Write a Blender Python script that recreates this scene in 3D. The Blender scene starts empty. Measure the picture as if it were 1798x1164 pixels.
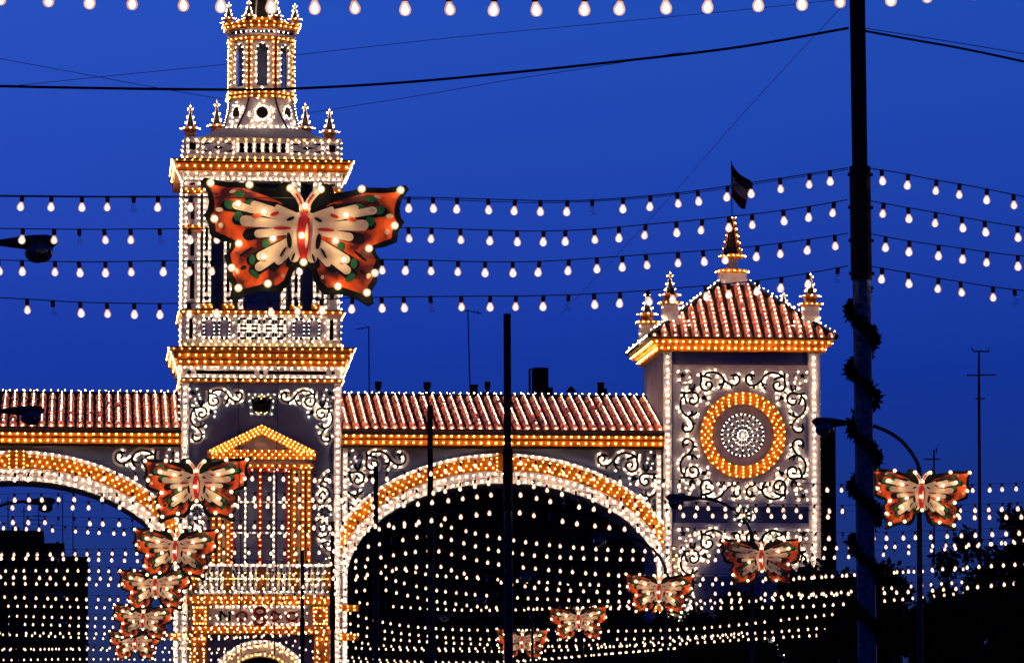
import bpy, math, random
from mathutils import Vector, Matrix
from mathutils.geometry import tessellate_polygon
random.seed(7)
S = bpy.context.scene
COL = S.collection
R = math.radians

# ------------------------------------------------------------------ camera
F, CX, CY = 8800.0, 899.0, 582.0           # focal length and centre in photo pixels
EYE = Vector((0.0, 0.0, 1.7))
PITCH = math.atan(818.0 / F)
YAW = math.atan(749.0 / F * math.cos(PITCH))
FWD = Vector((math.sin(YAW) * math.cos(PITCH), math.cos(YAW) * math.cos(PITCH), math.sin(PITCH)))
RGT = Vector((math.cos(YAW), -math.sin(YAW), 0))
UPV = RGT.cross(FWD)
cam_data = bpy.data.cameras.new('camera')
cam = bpy.data.objects.new('camera', cam_data)
COL.objects.link(cam)
cam.matrix_world = Matrix.Translation(EYE) @ Matrix((RGT, UPV, -FWD)).transposed().to_4x4()
cam_data.sensor_width = 36.0
cam_data.lens = F / 1798.0 * 36.0
cam_data.clip_end = 6000
S.camera = cam

# ------------------------------------------------------------------ sky, sun, exposure
EXPO = 1.9; EX = 2 ** -EXPO
W = bpy.data.worlds.new('World'); S.world = W; W.use_nodes = True
nt = W.node_tree; nt.nodes.clear()
sky = nt.nodes.new('ShaderNodeTexSky'); sky.sky_type = 'NISHITA'; sky.sun_disc = False
sky.sun_elevation = R(1.0); sky.sun_rotation = R(-35)
sky.ozone_density = 6.0; sky.air_density = 1.0; sky.dust_density = 0.3
tint = nt.nodes.new('ShaderNodeMix'); tint.data_type = 'RGBA'; tint.blend_type = 'MULTIPLY'
tint.inputs[0].default_value = 1.0
tgeo = nt.nodes.new('ShaderNodeTexCoord'); tsep = nt.nodes.new('ShaderNodeSeparateXYZ'); tramp = nt.nodes.new('ShaderNodeValToRGB')
_el = tramp.color_ramp.elements                     # deepening blue of the dusk sky, by height above the horizon
_el[0].position = .02; _el[0].color = (.055, .10, .62, 1); _el[1].position = .30; _el[1].color = (.54, .36, .82, 1)
for _p, _c in ((.087, (.085, .13, .68, 1)), (.155, (.46, .32, .75, 1))):
    _e = _el.new(_p); _e.color = _c
nt.links.new(tgeo.outputs['Generated'], tsep.inputs[0]); nt.links.new(tsep.outputs[2], tramp.inputs[0]); nt.links.new(tramp.outputs[0], tint.inputs[7])
bg = nt.nodes.new('ShaderNodeBackground'); bg.inputs[1].default_value = 0.15
wo = nt.nodes.new('ShaderNodeOutputWorld')
nt.links.new(sky.outputs[0], tint.inputs[6]); nt.links.new(tint.outputs[2], bg.inputs[0]); nt.links.new(bg.outputs[0], wo.inputs[0])
sun_d = bpy.data.lights.new('sun', 'SUN'); sun_d.energy = 0.01; sun_d.angle = R(10); sun_d.color = (1, .85, .7)
sun = bpy.data.objects.new('sun', sun_d); COL.objects.link(sun); sun.rotation_euler = (R(88), 0, R(145))
S.view_settings.view_transform = 'Standard'; S.view_settings.look = 'None'
S.view_settings.exposure = EXPO; S.view_settings.gamma = 1.0; S.view_settings.use_curve_mapping = False
S.cycles.max_bounces = 4; S.cycles.diffuse_bounces = 2; S.cycles.glossy_bounces = 2
S.cycles.transparent_max_bounces = 12; S.cycles.use_light_tree = True
S.cycles.use_denoising = True
S.cycles.sample_clamp_indirect = 4.0
S.cycles.caustics_reflective = False; S.cycles.caustics_refractive = False

# ------------------------------------------------------------------ helpers
def P(px, py, y):
    d = FWD * F + RGT * (px - CX) - UPV * (py - CY)
    return EYE + d * (y / d.y)

class Face:                                  # reads photo pixels into metres on a plane of the facade
    def __init__(s, cx, cy, y): s.cx, s.cy, s.y = cx, cy, y
    def X(s, px, y=None): return P(px, s.cy, y or s.y).x
    def Z(s, py, y=None): return P(s.cx, py, y or s.y).z

def nodes_of(m):
    m.use_nodes = True
    n = m.node_tree
    return n, n.nodes['Principled BSDF']

def mat(name, col, rough=.6, metal=0, var=.25, scale=3.0, col2=None, bump=0, spec=.3, lo=.35, hi=.68):
    m = bpy.data.materials.new(name); n, b = nodes_of(m)
    b.inputs['Roughness'].default_value = rough; b.inputs['Metallic'].default_value = metal
    b.inputs['Specular IOR Level'].default_value = spec
    tc = n.nodes.new('ShaderNodeTexCoord'); nz = n.nodes.new('ShaderNodeTexNoise')
    nz.inputs['Scale'].default_value = scale; nz.inputs['Detail'].default_value = 6
    rp = n.nodes.new('ShaderNodeValToRGB')
    c2 = col2 or tuple(c * (1 - var) for c in col)
    rp.color_ramp.elements[0].position = lo; rp.color_ramp.elements[1].position = hi
    rp.color_ramp.elements[0].color = (*c2, 1); rp.color_ramp.elements[1].color = (*col, 1)
    n.links.new(tc.outputs['Object'], nz.inputs['Vector']); n.links.new(nz.outputs['Fac'], rp.inputs[0])
    n.links.new(rp.outputs[0], b.inputs['Base Color'])
    if bump:
        bp = n.nodes.new('ShaderNodeBump'); bp.inputs['Strength'].default_value = bump; bp.inputs['Distance'].default_value = .02
        n.links.new(nz.outputs['Fac'], bp.inputs['Height']); n.links.new(bp.outputs[0], b.inputs['Normal'])
    return m

def emit(name, col, st, sampling='FRONT'):
    m = bpy.data.materials.new(name); m.use_nodes = True; n = m.node_tree; n.nodes.clear()
    e = n.nodes.new('ShaderNodeEmission'); e.inputs[0].default_value = (*col, 1); e.inputs[1].default_value = st * EX
    o = n.nodes.new('ShaderNodeOutputMaterial'); n.links.new(e.outputs[0], o.inputs[0])
    m.cycles.emission_sampling = sampling
    return m

def glass_glow(name, col, st, alpha):        # the frosted envelope round a burning filament
    m = bpy.data.materials.new(name); m.use_nodes = True; n = m.node_tree; n.nodes.clear()
    e = n.nodes.new('ShaderNodeEmission'); e.inputs[0].default_value = (*col, 1); e.inputs[1].default_value = st * EX
    t = n.nodes.new('ShaderNodeBsdfTransparent'); mx = n.nodes.new('ShaderNodeMixShader'); mx.inputs[0].default_value = alpha
    o = n.nodes.new('ShaderNodeOutputMaterial')
    n.links.new(t.outputs[0], mx.inputs[1]); n.links.new(e.outputs[0], mx.inputs[2]); n.links.new(mx.outputs[0], o.inputs[0])
    m.cycles.emission_sampling = 'NONE'
    return m

M = {}
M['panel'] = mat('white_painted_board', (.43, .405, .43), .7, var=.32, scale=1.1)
M['wall'] = mat('blue_grey_painted_board', (.095, .118, .20), .75, var=.35, scale=.5)
M['gold'] = mat('orange_painted_board', (.44, .15, .014), .5, var=.5, scale=2)
M['iron'] = mat('black_painted_iron', (.007, .007, .008), .7, var=.3, spec=.08)
M['edge'] = mat('pale_strut', (.45, .43, .42), .6)
M['dark'] = mat('unlit_void', (.01, .01, .012), .9)
M['tile'] = mat('terracotta_tile', (.56, .15, .085), .7, var=.45, scale=1.5)
M['pan'] = mat('dark_tile_channel', (.03, .015, .012), .9)
M['glass'] = mat('dark_window_glass', (.02, .025, .04), .15, spec=.6)
M['sky_tone'] = mat('painted_sky_tone', (.13, .16, .26), .5, scale=2)  # sky reflection put into the window colour; also lightens the recessed inner walls
M['dark_glass'] = mat('unlit_window_glass', (.006, .007, .009), .4, spec=.03)
M['red'] = mat('red_painted_strip', (.35, .015, .01), .5)
M['black_wire'] = mat('black_cable', (.006, .006, .007), .6)
M['pole'] = mat('weathered_steel', (.02, .024, .034), .6, var=.7, scale=9, metal=.2, bump=.3, spec=.15)
M['polelow'] = mat('flaking_galvanised_steel', (.12, .13, .17), .5, var=.75, scale=14, metal=.3, bump=.4)
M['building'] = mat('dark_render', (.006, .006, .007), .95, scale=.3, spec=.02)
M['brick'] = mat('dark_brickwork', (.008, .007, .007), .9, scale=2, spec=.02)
M['lampshell'] = mat('grey_lamp_housing', (.014, .016, .02), .6, metal=.1, spec=.15)
M['asphalt'] = mat('asphalt', (.045, .045, .047), .9, scale=4, bump=.3)
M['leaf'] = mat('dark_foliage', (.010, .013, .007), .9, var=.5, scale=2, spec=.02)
M['bark'] = mat('bark', (.015, .012, .01), .9, var=.5, scale=8, bump=.6)
M['garland'] = mat('dry_palm_garland', (.006, .007, .006), .9, scale=6, spec=.03)
M['clear'] = mat('clear_unlit_glass', (.30, .31, .33), .1, spec=.8)
M['clear'].node_tree.nodes['Principled BSDF'].inputs['Alpha'].default_value = .13
# butterfly paints
M['bf_back'] = mat('black_green_sheet', (.004, .005, .005), .6, scale=4, spec=.1)
M['bf_orange'] = mat('airbrushed_orange', (.74, .085, .006), .5, scale=3.6, col2=(.06, .003, .003), lo=.42, hi=.58)
M['bf_cream'] = mat('cream_paint', (.66, .47, .34), .6, var=.3, scale=6)
M['bf_green'] = mat('deep_green_paint', (.012, .10, .03), .5, scale=6)
M['bf_red'] = mat('crimson_paint', (.42, .012, .012), .5, scale=5)
M['bf_black'] = mat('black_paint', (.006, .006, .007), .6, spec=.1)
WARM = (1.0, .74, .44)
M['b_white'] = emit('warm_white_bulb', (1, .66, .37), 620)
M['b_gold'] = emit('amber_bulb', (1, .43, .05), 300)
M['b_roof'] = emit('rose_bulb', (1, .52, .27), 520)
M['s_white'] = glass_glow('peach_envelope', (1, .66, .45), 1.05, .62)
M['s_gold'] = glass_glow('amber_envelope', (1, .52, .10), 1.15, .62)
M['s_roof'] = glass_glow('rose_envelope', (1, .56, .38), 1.05, .62)
M['b_core'] = emit('burning_filament', WARM, 18)
M['b_glow'] = glass_glow('frosted_envelope', (1, .52, .38), 1.0, .68)
M['b_core2'] = emit('dimmer_filament', (1, .68, .38), 12); M['b_glow2'] = glass_glow('dimmer_envelope', (1, .48, .33), .85, .68)
M['b_glow3'] = glass_glow('far_envelope', (1, .43, .25), 1.0, .68)
M['b_far'] = emit('burning_bulb', (1, .74, .46), 9)
M['b_bf'] = emit('butterfly_bulb', (1, .74, .40), 92)
M['b_bfg'] = glass_glow('yellow_envelope', (1, .62, .22), 1.0, .6)

_t = (1 + 5 ** .5) / 2
ICO_V = [Vector(v).normalized() for v in [(-1, _t, 0), (1, _t, 0), (-1, -_t, 0), (1, -_t, 0), (0, -1, _t), (0, 1, _t), (0, -1, -_t), (0, 1, -_t), (_t, 0, -1), (_t, 0, 1), (-_t, 0, -1), (-_t, 0, 1)]]
ICO_F = [(0, 11, 5), (0, 5, 1), (0, 1, 7), (0, 7, 10), (0, 10, 11), (1, 5, 9), (5, 11, 4), (11, 10, 2), (10, 7, 6), (7, 1, 8), (3, 9, 4), (3, 4, 2), (3, 2, 6), (3, 6, 8), (3, 8, 9), (4, 9, 5), (2, 4, 11), (6, 2, 10), (8, 6, 7), (9, 8, 1)]

def base_of(o):
    v = Vector((0, 0, 0))
    while o is not None:
        v = v + o.location; o = o.parent
    return v

class MB:
    def __init__(s): s.v, s.f, s.m = [], [], []
    def add(s, vs, fs, mi=0):
        k = len(s.v); s.v += [tuple(v) for v in vs]
        for f in fs: s.f.append(tuple(k + i for i in f)); s.m.append(mi)
    def box(s, x0, x1, y0, y1, z0, z1, mi=0):
        s.add([(x0, y0, z0), (x1, y0, z0), (x1, y1, z0), (x0, y1, z0), (x0, y0, z1), (x1, y0, z1), (x1, y1, z1), (x0, y1, z1)],
              [(0, 3, 2, 1), (4, 5, 6, 7), (0, 1, 5, 4), (1, 2, 6, 5), (2, 3, 7, 6), (3, 0, 4, 7)], mi)
        return s
    def hexa(s, lo, hi, z0, z1, mi=0):       # frustum between rectangles lo/hi = (x0,x1,y0,y1)
        a = [(lo[0], lo[2], z0), (lo[1], lo[2], z0), (lo[1], lo[3], z0), (lo[0], lo[3], z0)]
        b = [(hi[0], hi[2], z1), (hi[1], hi[2], z1), (hi[1], hi[3], z1), (hi[0], hi[3], z1)]
        s.add(a + b, [(0, 3, 2, 1), (4, 5, 6, 7), (0, 1, 5, 4), (1, 2, 6, 5), (2, 3, 7, 6), (3, 0, 4, 7)], mi); return s
    def prism(s, poly, y0, y1, mi=0, holes=(), xf=None):   # (x,z) outline with holes, extruded from y0 (front) to y1
        loops = [list(poly)] + [list(h) for h in holes]
        flat = [p for l in loops for p in l]; n = len(flat)
        tris = tessellate_polygon([[Vector((p[0], p[1], 0)) for p in l] for l in loops])
        vs = [Vector((p[0], y0, p[1])) for p in flat] + [Vector((p[0], y1, p[1])) for p in flat]
        if xf: vs = [xf(v) for v in vs]
        fs = []
        for t in tris:
            a, b, c = flat[t[0]], flat[t[1]], flat[t[2]]
            if (b[0] - a[0]) * (c[1] - a[1]) - (b[1] - a[1]) * (c[0] - a[0]) < 0: t = (t[0], t[2], t[1])
            fs.append((t[0], t[1], t[2])); fs.append((t[2] + n, t[1] + n, t[0] + n))
        k = 0
        for l in loops:
            m = len(l)
            for i in range(m):
                j = (i + 1) % m; fs.append((k + i, k + j, k + j + n, k + i + n))
            k += m
        s.add(vs, fs, mi); return s
    def tube(s, pts, r, n=6, mi=0, taper=None, flat=1.0):
        pts = [Vector(p) for p in pts]; rings = []
        for i, p in enumerate(pts):
            d = (pts[min(i + 1, len(pts) - 1)] - pts[max(i - 1, 0)])
            d = d.normalized() if d.length > 1e-9 else Vector((0, 0, 1))
            ref = Vector((0, 1, 0)) if abs(d.y) < .9 else Vector((1, 0, 0))
            a = d.cross(ref).normalized(); b = a.cross(d)
            rr = r if taper is None else r + (taper - r) * i / max(1, len(pts) - 1)
            rings.append([p + a * math.cos(q * 2 * math.pi / n) * rr + b * math.sin(q * 2 * math.pi / n) * rr * flat for q in range(n)])
        vs = [v for g in rings for v in g]; fs = []
        for i in range(len(rings) - 1):
            for q in range(n):
                w = (q + 1) % n; fs.append((i * n + q, i * n + w, (i + 1) * n + w, (i + 1) * n + q))
        fs.append(tuple(range(n - 1, -1, -1))); fs.append(tuple((len(rings) - 1) * n + q for q in range(n)))
        s.add(vs, fs, mi); return s
    def lathe(s, c, prof, n=8, mi=0, rot=0.0):
        vs = []
        for (r, z) in prof:
            for q in range(n):
                a = rot + q * 2 * math.pi / n
                vs.append((c[0] + r * math.cos(a), c[1] + r * math.sin(a), c[2] + z))
        fs = []
        for i in range(len(prof) - 1):
            for q in range(n):
                w = (q + 1) % n; fs.append((i * n + q, i * n + w, (i + 1) * n + w, (i + 1) * n + q))
        fs.append(tuple(range(n - 1, -1, -1))); fs.append(tuple((len(prof) - 1) * n + q for q in range(n)))
        s.add(vs, fs, mi); return s
    def ico(s, p, r, mi=0):
        p = Vector(p); s.add([p + v * r for v in ICO_V], ICO_F, mi); return s
    def mesh(s, name, mats, off=Vector((0, 0, 0)), smooth=False):
        me = bpy.data.meshes.new(name)
        me.from_pydata([(v[0] - off[0], v[1] - off[1], v[2] - off[2]) for v in s.v], [], s.f)
        for m in (mats if isinstance(mats, (list, tuple)) else [mats]): me.materials.append(M[m])
        me.polygons.foreach_set('material_index', s.m)
        if smooth: me.polygons.foreach_set('use_smooth', [True] * len(me.polygons))
        me.update(); return me
    def build(s, name, mats, parent=None, smooth=False, loc=None, kind=None, label=None):
        off = base_of(parent) if parent else Vector((0, 0, 0))
        if loc is not None: off = off + (Vector(loc) - off)
        o = bpy.data.objects.new(name, s.mesh(name, mats, off, smooth)); COL.objects.link(o)
        if parent: o.parent = parent
        if loc is not None: o.location = Vector(loc) - (base_of(parent) if parent else Vector((0, 0, 0)))
        if kind: o['kind'] = kind
        if label: o['label'] = label
        return o

def thing(name, label, cat, loc=(0, 0, 0), group=None):
    o = bpy.data.objects.new(name, None); COL.objects.link(o); o.location = loc
    o.empty_display_size = .5
    return tag(o, label, cat, group)
def tag(o, label=None, cat=None, group=None, kind=None):
    if label: o['label'] = label
    if cat: o['category'] = cat
    if group: o['group'] = group
    if kind: o['kind'] = kind
    return o
BULB_SCALE = .70
def bulbs(pts, r, mkey, parent, name='bulb_row'):
    if not pts: return
    b = MB()
    for p in pts:
        q = r * BULB_SCALE * random.uniform(.88, 1.1)
        b.ico(p, q * .46, 0); b.ico(p, q, 1)
    return b.build(name, [mkey, mkey.replace('b_', 's_')], parent, kind='stuff')
def lerp(a, b, t): return a + (b - a) * t
def row(x0, x1, z, y, pitch, off=0.0):
    n = max(1, round(abs(x1 - x0) / pitch)); return [(lerp(x0, x1, (i + .5 + off) / n), y, z) for i in range(n) if (i + .5 + off) / n <= 1]
def col(x, z0, z1, y, pitch):
    n = max(1, round(abs(z1 - z0) / pitch)); return [(x, y, lerp(z0, z1, (i + .5) / n)) for i in range(n)]
def drow(x, y0, y1, z, pitch):
    n = max(1, round(abs(y1 - y0) / pitch)); return [(x, lerp(y0, y1, (i + .5) / n), z) for i in range(n)]
def smooth_line(pts, k=5):
    if len(pts) < 3: return [tuple(p) for p in pts]
    out = []
    for i in range(len(pts) - 1):
        p0, p1, p2, p3 = pts[max(i - 1, 0)], pts[i], pts[i + 1], pts[min(i + 2, len(pts) - 1)]
        for j in range(k):
            t = j / k
            out.append(tuple(.5 * (2 * b + (c - a) * t + (2 * a - 5 * b + 4 * c - d) * t * t + (3 * b - a - 3 * c + d) * t ** 3) for a, b, c, d in zip(p0, p1, p2, p3)))
    out.append(tuple(pts[-1])); return out
def resample(pts, step):
    pts = [Vector(p) for p in pts]; out = []; acc = step * .5
    for a, b in zip(pts, pts[1:]):
        L = (b - a).length
        while acc <= L and L > 0:
            out.append((a.lerp(b, acc / L), (b - a).normalized())); acc += step
        acc -= L
    return out

# ------------------------------------------------------------------ the setting
D = 314.0
K = D / F
g = MB(); g.add([(-2500, -300, 0), (2500, -300, 0), (2500, 5000, 0), (-2500, 5000, 0)], [(0, 1, 2, 3)])
tag(g.build('ground', 'asphalt'), 'dark asphalt ground of the fair avenue', kind='structure')

LT = Face(460, 640, D); LTT = Face(458, 150, D); RT = Face(1303, 760, D); RW = Face(880, 760, D)

# scroll motif: lines in motif units (450 = one quarter), x along the edge, y down
MOTIF = [
    [(165, 25), (170, 70), (164, 105), (172, 138), (200, 152), (228, 145), (246, 118), (236, 92), (210, 92), (202, 112), (212, 118)],
    [(166, 62), (205, 34), (260, 24), (305, 44), (328, 80), (312, 104), (290, 108)],
    [(328, 70), (322, 110), (298, 142)],
    [(170, 52), (215, 58), (242, 74)],
    [(334, 82), (365, 108), (402, 114), (432, 92), (434, 56), (408, 38), (372, 48)],
    [(408, 40), (392, 62), (400, 78)],
    [(376, 108), (382, 136)],
]
STAR = [(math.cos(R(-90 + 36 * i)) * (25 if i % 2 == 0 else 12), math.sin(R(-90 + 36 * i)) * (25 if i % 2 == 0 else 12)) for i in range(10)]
HALO = MB()  # pale strips along the scroll lines, standing in for bulb glow on the wall
def halo_strips(parent):
    global HALO
    HALO.build('painted_halo_strip', 'panel', parent, kind='stuff'); HALO = MB()
def scroll_quarter(parent, pts, x0, z0, sx, sz, sc, y, bulb_step=30):
    """one quarter of a scroll square: two vines, a star leaf, a tulip and a small leaf, each its own part"""
    def T(p): return (x0 + sx * p[0] * sc, y, z0 - sz * p[1] * sc)
    sw = lambda p: (p[1], p[0])
    for which in (0, 1):
        fn = (lambda p: p) if which == 0 else sw
        iron = MB()
        for ln in MOTIF:
            l3 = smooth_line([T(fn(p)) for p in ln], 3)
            iron.tube([(a, b - .09, c) for a, b, c in l3], 8.2 * sc, 5, flat=.45)
            HALO.tube([(a, b - .012, c) for a, b, c in l3], 27 * sc, 6, flat=.03)
            for q, d in resample([T(fn(p)) for p in ln], bulb_step * sc):
                s = random.choice((-1, 1)); nx, nz = -d.z * s, d.x * s
                pts.append((q.x + nx * 17 * sc, y - .085, q.z + nz * 17 * sc))
        if which == 0: iron.tube([T((138, 192)), T((172, 150))], 4 * sc, 5, flat=.5)
        iron.build('scroll_vine', 'iron', parent)
    tul = [(85, 112), (100, 108), (96, 128), (112, 138), (116, 112), (128, 100), (130, 128), (122, 152), (102, 160), (86, 140)]
    lf = [(168, 196), (186, 186), (180, 176), (196, 182), (206, 204), (212, 226), (194, 214), (178, 212)]
    for nm, sh in (('star_leaf', [(42 + a, 46 + b) for a, b in STAR]), ('tulip', tul), ('small_leaf', lf)):
        tp = [T(p) for p in sh]; MB().prism([(p[0], p[2]) for p in tp], y - .10, y - .03).build(nm, 'iron', parent)
    for p in [(12, 20), (72, 18), (90, 62), (20, 78), (62, 98), (70, 130), (98, 90), (140, 170), (150, 142), (160, 214), (204, 168), (222, 198), (215, 238), (130, 220)]:
        q = T(p); pts.append((q[0], y - .055, q[2]))
def scroll_part(parent, name='scroll_ornament'):
    o = bpy.data.objects.new(name, None); COL.objects.link(o); o.parent = parent; return o

def swirl(mb, x0, z0, sx, sz, sc, y):          # the small orange curl beside the star leaf
    for ln in ([(78, 24), (100, 34), (94, 66), (72, 84)], [(22, 92), (34, 110), (60, 104), (72, 84)]):
        mb.tube(smooth_line([(x0 + sx * a * sc, y - .05, z0 - sz * b * sc) for a, b in ln], 3), 4 * sc, 5, flat=.5)

# ================================================================== left (clock-and-belfry) gate tower
ax = LT.X(459.5); gx = ax
tower = thing('gate_tower', 'tall white illuminated gate tower with belfry and octagonal lantern on top', 'tower', (ax, D, 0), 'towers of the festival gate')
def hx(px): return LT.X(px)
hw = 140 * K                                    # half width of the shaft
zt = LT.Z(672)
x0, x1 = ax - hw, ax + hw
DEEP = 11.0
# front wall with window and arch openings
wx0, wx1, wz0, wz1 = hx(407), hx(510), LT.Z(992), LT.Z(822)
arch_c, arch_z, arch_r = ax, LT.Z(1215), 62 * K
arch = [(arch_c + arch_r, .02)] + [(arch_c + arch_r * math.cos(R(a)), arch_z + arch_r * math.sin(R(a))) for a in range(0, 181, 12)] + [(arch_c - arch_r, .02)]
outline = [(x0, .02), (arch_c - arch_r, .02)] + arch[::-1][1:-1] + [(arch_c + arch_r, .02), (x1, .02), (x1, zt), (x0, zt)]
wall = MB()
wall.prism(outline, D, D + .6, holes=[[(wx0, wz0), (wx1, wz0), (wx1, wz1), (wx0, wz1)]])
wall.box(x0, x0 + .5, D + .6, D + DEEP, 0, zt); wall.box(x1 - .5, x1, D + .6, D + DEEP, 0, zt)
wall.box(x0 + .5, x1 - .5, D + DEEP - .5, D + DEEP, 0, zt); wall.box(x0 + .5, x1 - .5, D + .6, D + DEEP - .5, zt - .5, zt)
wall_o = wall.build('wall', 'wall', tower)
# corner strips with a row of bulbs
for xa, xb in ((x0, x0 + .42), (x1 - .42, x1)):
    o = MB().box(xa - .02, xb + .02, D - .12, D - .003, .02, zt - .02).build('corner_strip', 'panel', tower)
    bulbs(col((xa + xb) / 2, LT.Z(1190), zt - .15, D - .22, .40), .085, 'b_white', o)
o = MB().box(x0 - .06, x0 - .003, D + .3, D + 2.4, 0, zt - .05).build('corner_strip', 'panel', tower)
bulbs(col(x0 - .14, LT.Z(1190), zt, D + 1.2, .40), .07, 'b_white', o)
# scroll ornaments on the spandrels
for sx, px in ((1, 330), (-1, 589)):
    o, pts, sw = scroll_part(tower), [], MB()
    scroll_quarter(o, pts, hx(px), LT.Z(680), sx, 1, .0078, D)
    bulbs(pts, .055, 'b_white', o); halo_strips(o)
    swirl(sw, hx(px), LT.Z(680), sx, 1, .0078, D); sw.build('curl', 'gold', o)
# crest between the scrolls: a trapezoid frame round a dark crown
cr = MB()
fo = [(433, 690), (486, 690), (480, 730), (439, 730)]; fi = [(441, 697), (478, 697), (474, 724), (445, 724)]
cr.prism([(hx(a), LT.Z(b)) for a, b in fo][::-1], D - .12, D - .003, holes=[[(hx(a), LT.Z(b)) for a, b in fi]])
o = cr.build('crest_frame', 'wall', tower)
pts = []
for q in ([(437, 693), (482, 693), (477, 727), (442, 727)],):
    for (a, b), (c, d) in zip(q, q[1:] + q[:1]):
        n = int(max(abs(a - c), abs(b - d)) / 5.5)
        pts += [(hx(lerp(a, c, i / n)), D - .2, LT.Z(lerp(b, d, i / n))) for i in range(n)]
bulbs(pts[::2], .045, 'b_white', o)
crown = [(446, 724), (442, 699), (450, 705), (455, 696), (459.5, 702), (464, 696), (469, 705), (477, 699), (473, 724)]
cq = MB().prism([(hx(a), LT.Z(b)) for a, b in crown], D - .16, D - .01).build('crest', 'iron', tower)
bulbs([(hx(a), D - .22, LT.Z(b)) for a, b in [(444, 699), (455, 696), (464, 696), (475, 699), (459, 700), (450, 724), (459, 725), (469, 724)]], .045, 'b_gold', cq)
# pediment with three bulb rows on each rake
ped = MB()
pa, pl, pr = (459.5, 746), (364, 800), (555, 800)
ped.prism([(hx(a), LT.Z(b)) for a, b in [pl, pr, (555, 792), pa, (364, 792)]], D - .5, D - .003, holes=[[(hx(a), LT.Z(b)) for a, b in [(408, 790), (511, 790), (459.5, 764)]]])
ped.box(hx(364), hx(555), D - .56, D - .003, LT.Z(807), LT.Z(800) - .003)
o = ped.build('pediment', 'gold', tower)
MB().prism([(hx(a), LT.Z(b)) for a, b in [(404, 791), (515, 791), (459.5, 762)]], D - .2, D - .1).build('tympanum', 'panel', o)
pts = []
for s in (-1, 1):
    for off, n in ((2, 15), (8, 14), (14, 12)):
        for i in range(n):
            t = (i + (.5 if off == 8 else 0)) / 14.5
            pts.append((hx(459.5 + s * (t * 93)), D - .62, LT.Z(746 + off + t * 46)))
for yy, ofs in ((793, 0), (799, .5), (805, 0)):
    pts += row(hx(368), hx(552), LT.Z(yy), D - .68, .43, ofs)
bulbs(pts, .075, 'b_gold', o)
# door case: frieze, lintel and pairs of lit pilaster strips
o = MB().box(hx(372), hx(548), D - .34, D - .003, LT.Z(814), LT.Z(807) - .003).build('frieze', 'panel', tower)
o = MB().box(hx(368), hx(551), D - .46, D - .003, LT.Z(822), LT.Z(814) - .003).build('lintel', 'gold', tower)
bulbs(row(hx(370), hx(549), LT.Z(818), D - .56, .45) + row(hx(524), hx(551), LT.Z(821.5), D - .56, .3), .07, 'b_gold', o)
for xs in ((513, 522), (529, 536), (539, 547)):
    for s in (1, -1):
        a, b = sorted((459.5 + s * (xs[0] - 459.5), 459.5 + s * (xs[1] - 459.5)))
        o = MB().box(hx(a), hx(b), D - .3, D - .003, LT.Z(990), LT.Z(823)).build('pilaster', 'gold', tower)
        bulbs(col((hx(a) + hx(b)) / 2, LT.Z(989), LT.Z(824), D - .4, .36), .075, 'b_gold', o)
for s in (1, -1):                              # plain white strips between them
    a, b = sorted((459.5 + s * 63.5, 459.5 + s * 68.5))
    MB().box(hx(a), hx(b), D - .22, D - .003, LT.Z(990), LT.Z(823)).build('white_strip', 'panel', tower)
# window: blue-grey pane with sky reflection painted in, white glazing bars with bulbs, two red strips
win = MB().box(wx0, wx1, D + .35, D + .45, wz0, wz1).build('window', 'sky_tone', tower)
for px, key, bk, w in ((408.5, 'red', 'b_gold', 3.2), (432, 'edge', 'b_white', 1.8), (458, 'red', 'b_gold', 3.6), (482, 'edge', 'b_white', 1.8), (508, 'red', 'b_gold', 3.2)):
    o = MB().box(hx(px - w), hx(px + w), D + .05, D + .345, wz0, wz1 - .01).build('glazing_bar', key, win)
    bulbs(col(hx(px), wz0, wz1, D - .04, .36), .055 if key == 'edge' else .06, bk, o)
for py in (881, 935):
    o = MB().box(wx0, wx1, D + .12, D + .34, LT.Z(py + 1.5), LT.Z(py - 1.5)).build('glazing_bar', 'edge', win)
    bulbs(row(wx0, wx1, LT.Z(py), D + .02, .42), .05, 'b_white', o)
o = MB().box(wx0, wx1, D - .05, D + .3, wz1 - .2, wz1 - .012).build('window_head', 'red', win)
bulbs(row(wx0, wx1, wz1 - .11, D - .12, .5), .055, 'b_white', o)
# tall scroll panels with a flower in the middle, either side of the door case
for sgn in (1, -1):
    iron, pts = MB(), []
    def TT(a, b): return (hx(459.5 + sgn * (a - 459.5)), D - .05, LT.Z(b))
    for base_y, fl in ((828, 1), (968, -1)):
        for ln in ([(582, 0), (574, 4), (568, 14), (576, 18), (582, 12), (575, 8)],
                   [(568, 14), (562, 22), (574, 28), (580, 40), (570, 49), (561, 42), (568, 34), (573, 40)],
                   [(566, 24), (558, 28)], [(578, 44), (585, 48)], [(572, 49), (566, 58), (556, 52)]):
            l3 = smooth_line([TT(a, base_y + fl * b) for a, b in ln], 3)
            iron.tube(l3, .05, 5, flat=.6)
            HALO.tube([(a, D - .012, c) for a, b, c in l3], .26, 6, flat=.03)
            for q, d in resample([TT(a, base_y + fl * b) for a, b in ln], .26):
                s = random.choice((-1, 1)); pts.append((q.x - d.z * s * .15, D - .08, q.z + d.x * s * .15))
    for i in range(8):                         # eight-petalled flower
        a = i * math.pi / 4; c = TT(571, 898)
        iron.tube([(c[0] + .10 * math.cos(a), D - .06, c[2] + .10 * math.sin(a)), (c[0] + .33 * math.cos(a), D - .06, c[2] + .33 * math.sin(a))], .03, 5, taper=.07, flat=.5)
        pts.append((c[0] + .42 * math.cos(a + .39), D - .08, c[2] + .42 * math.sin(a + .39)))
    o = iron.build('scroll_ornament', 'iron', tower); bulbs(pts, .05, 'b_white', o); halo_strips(o)
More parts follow.
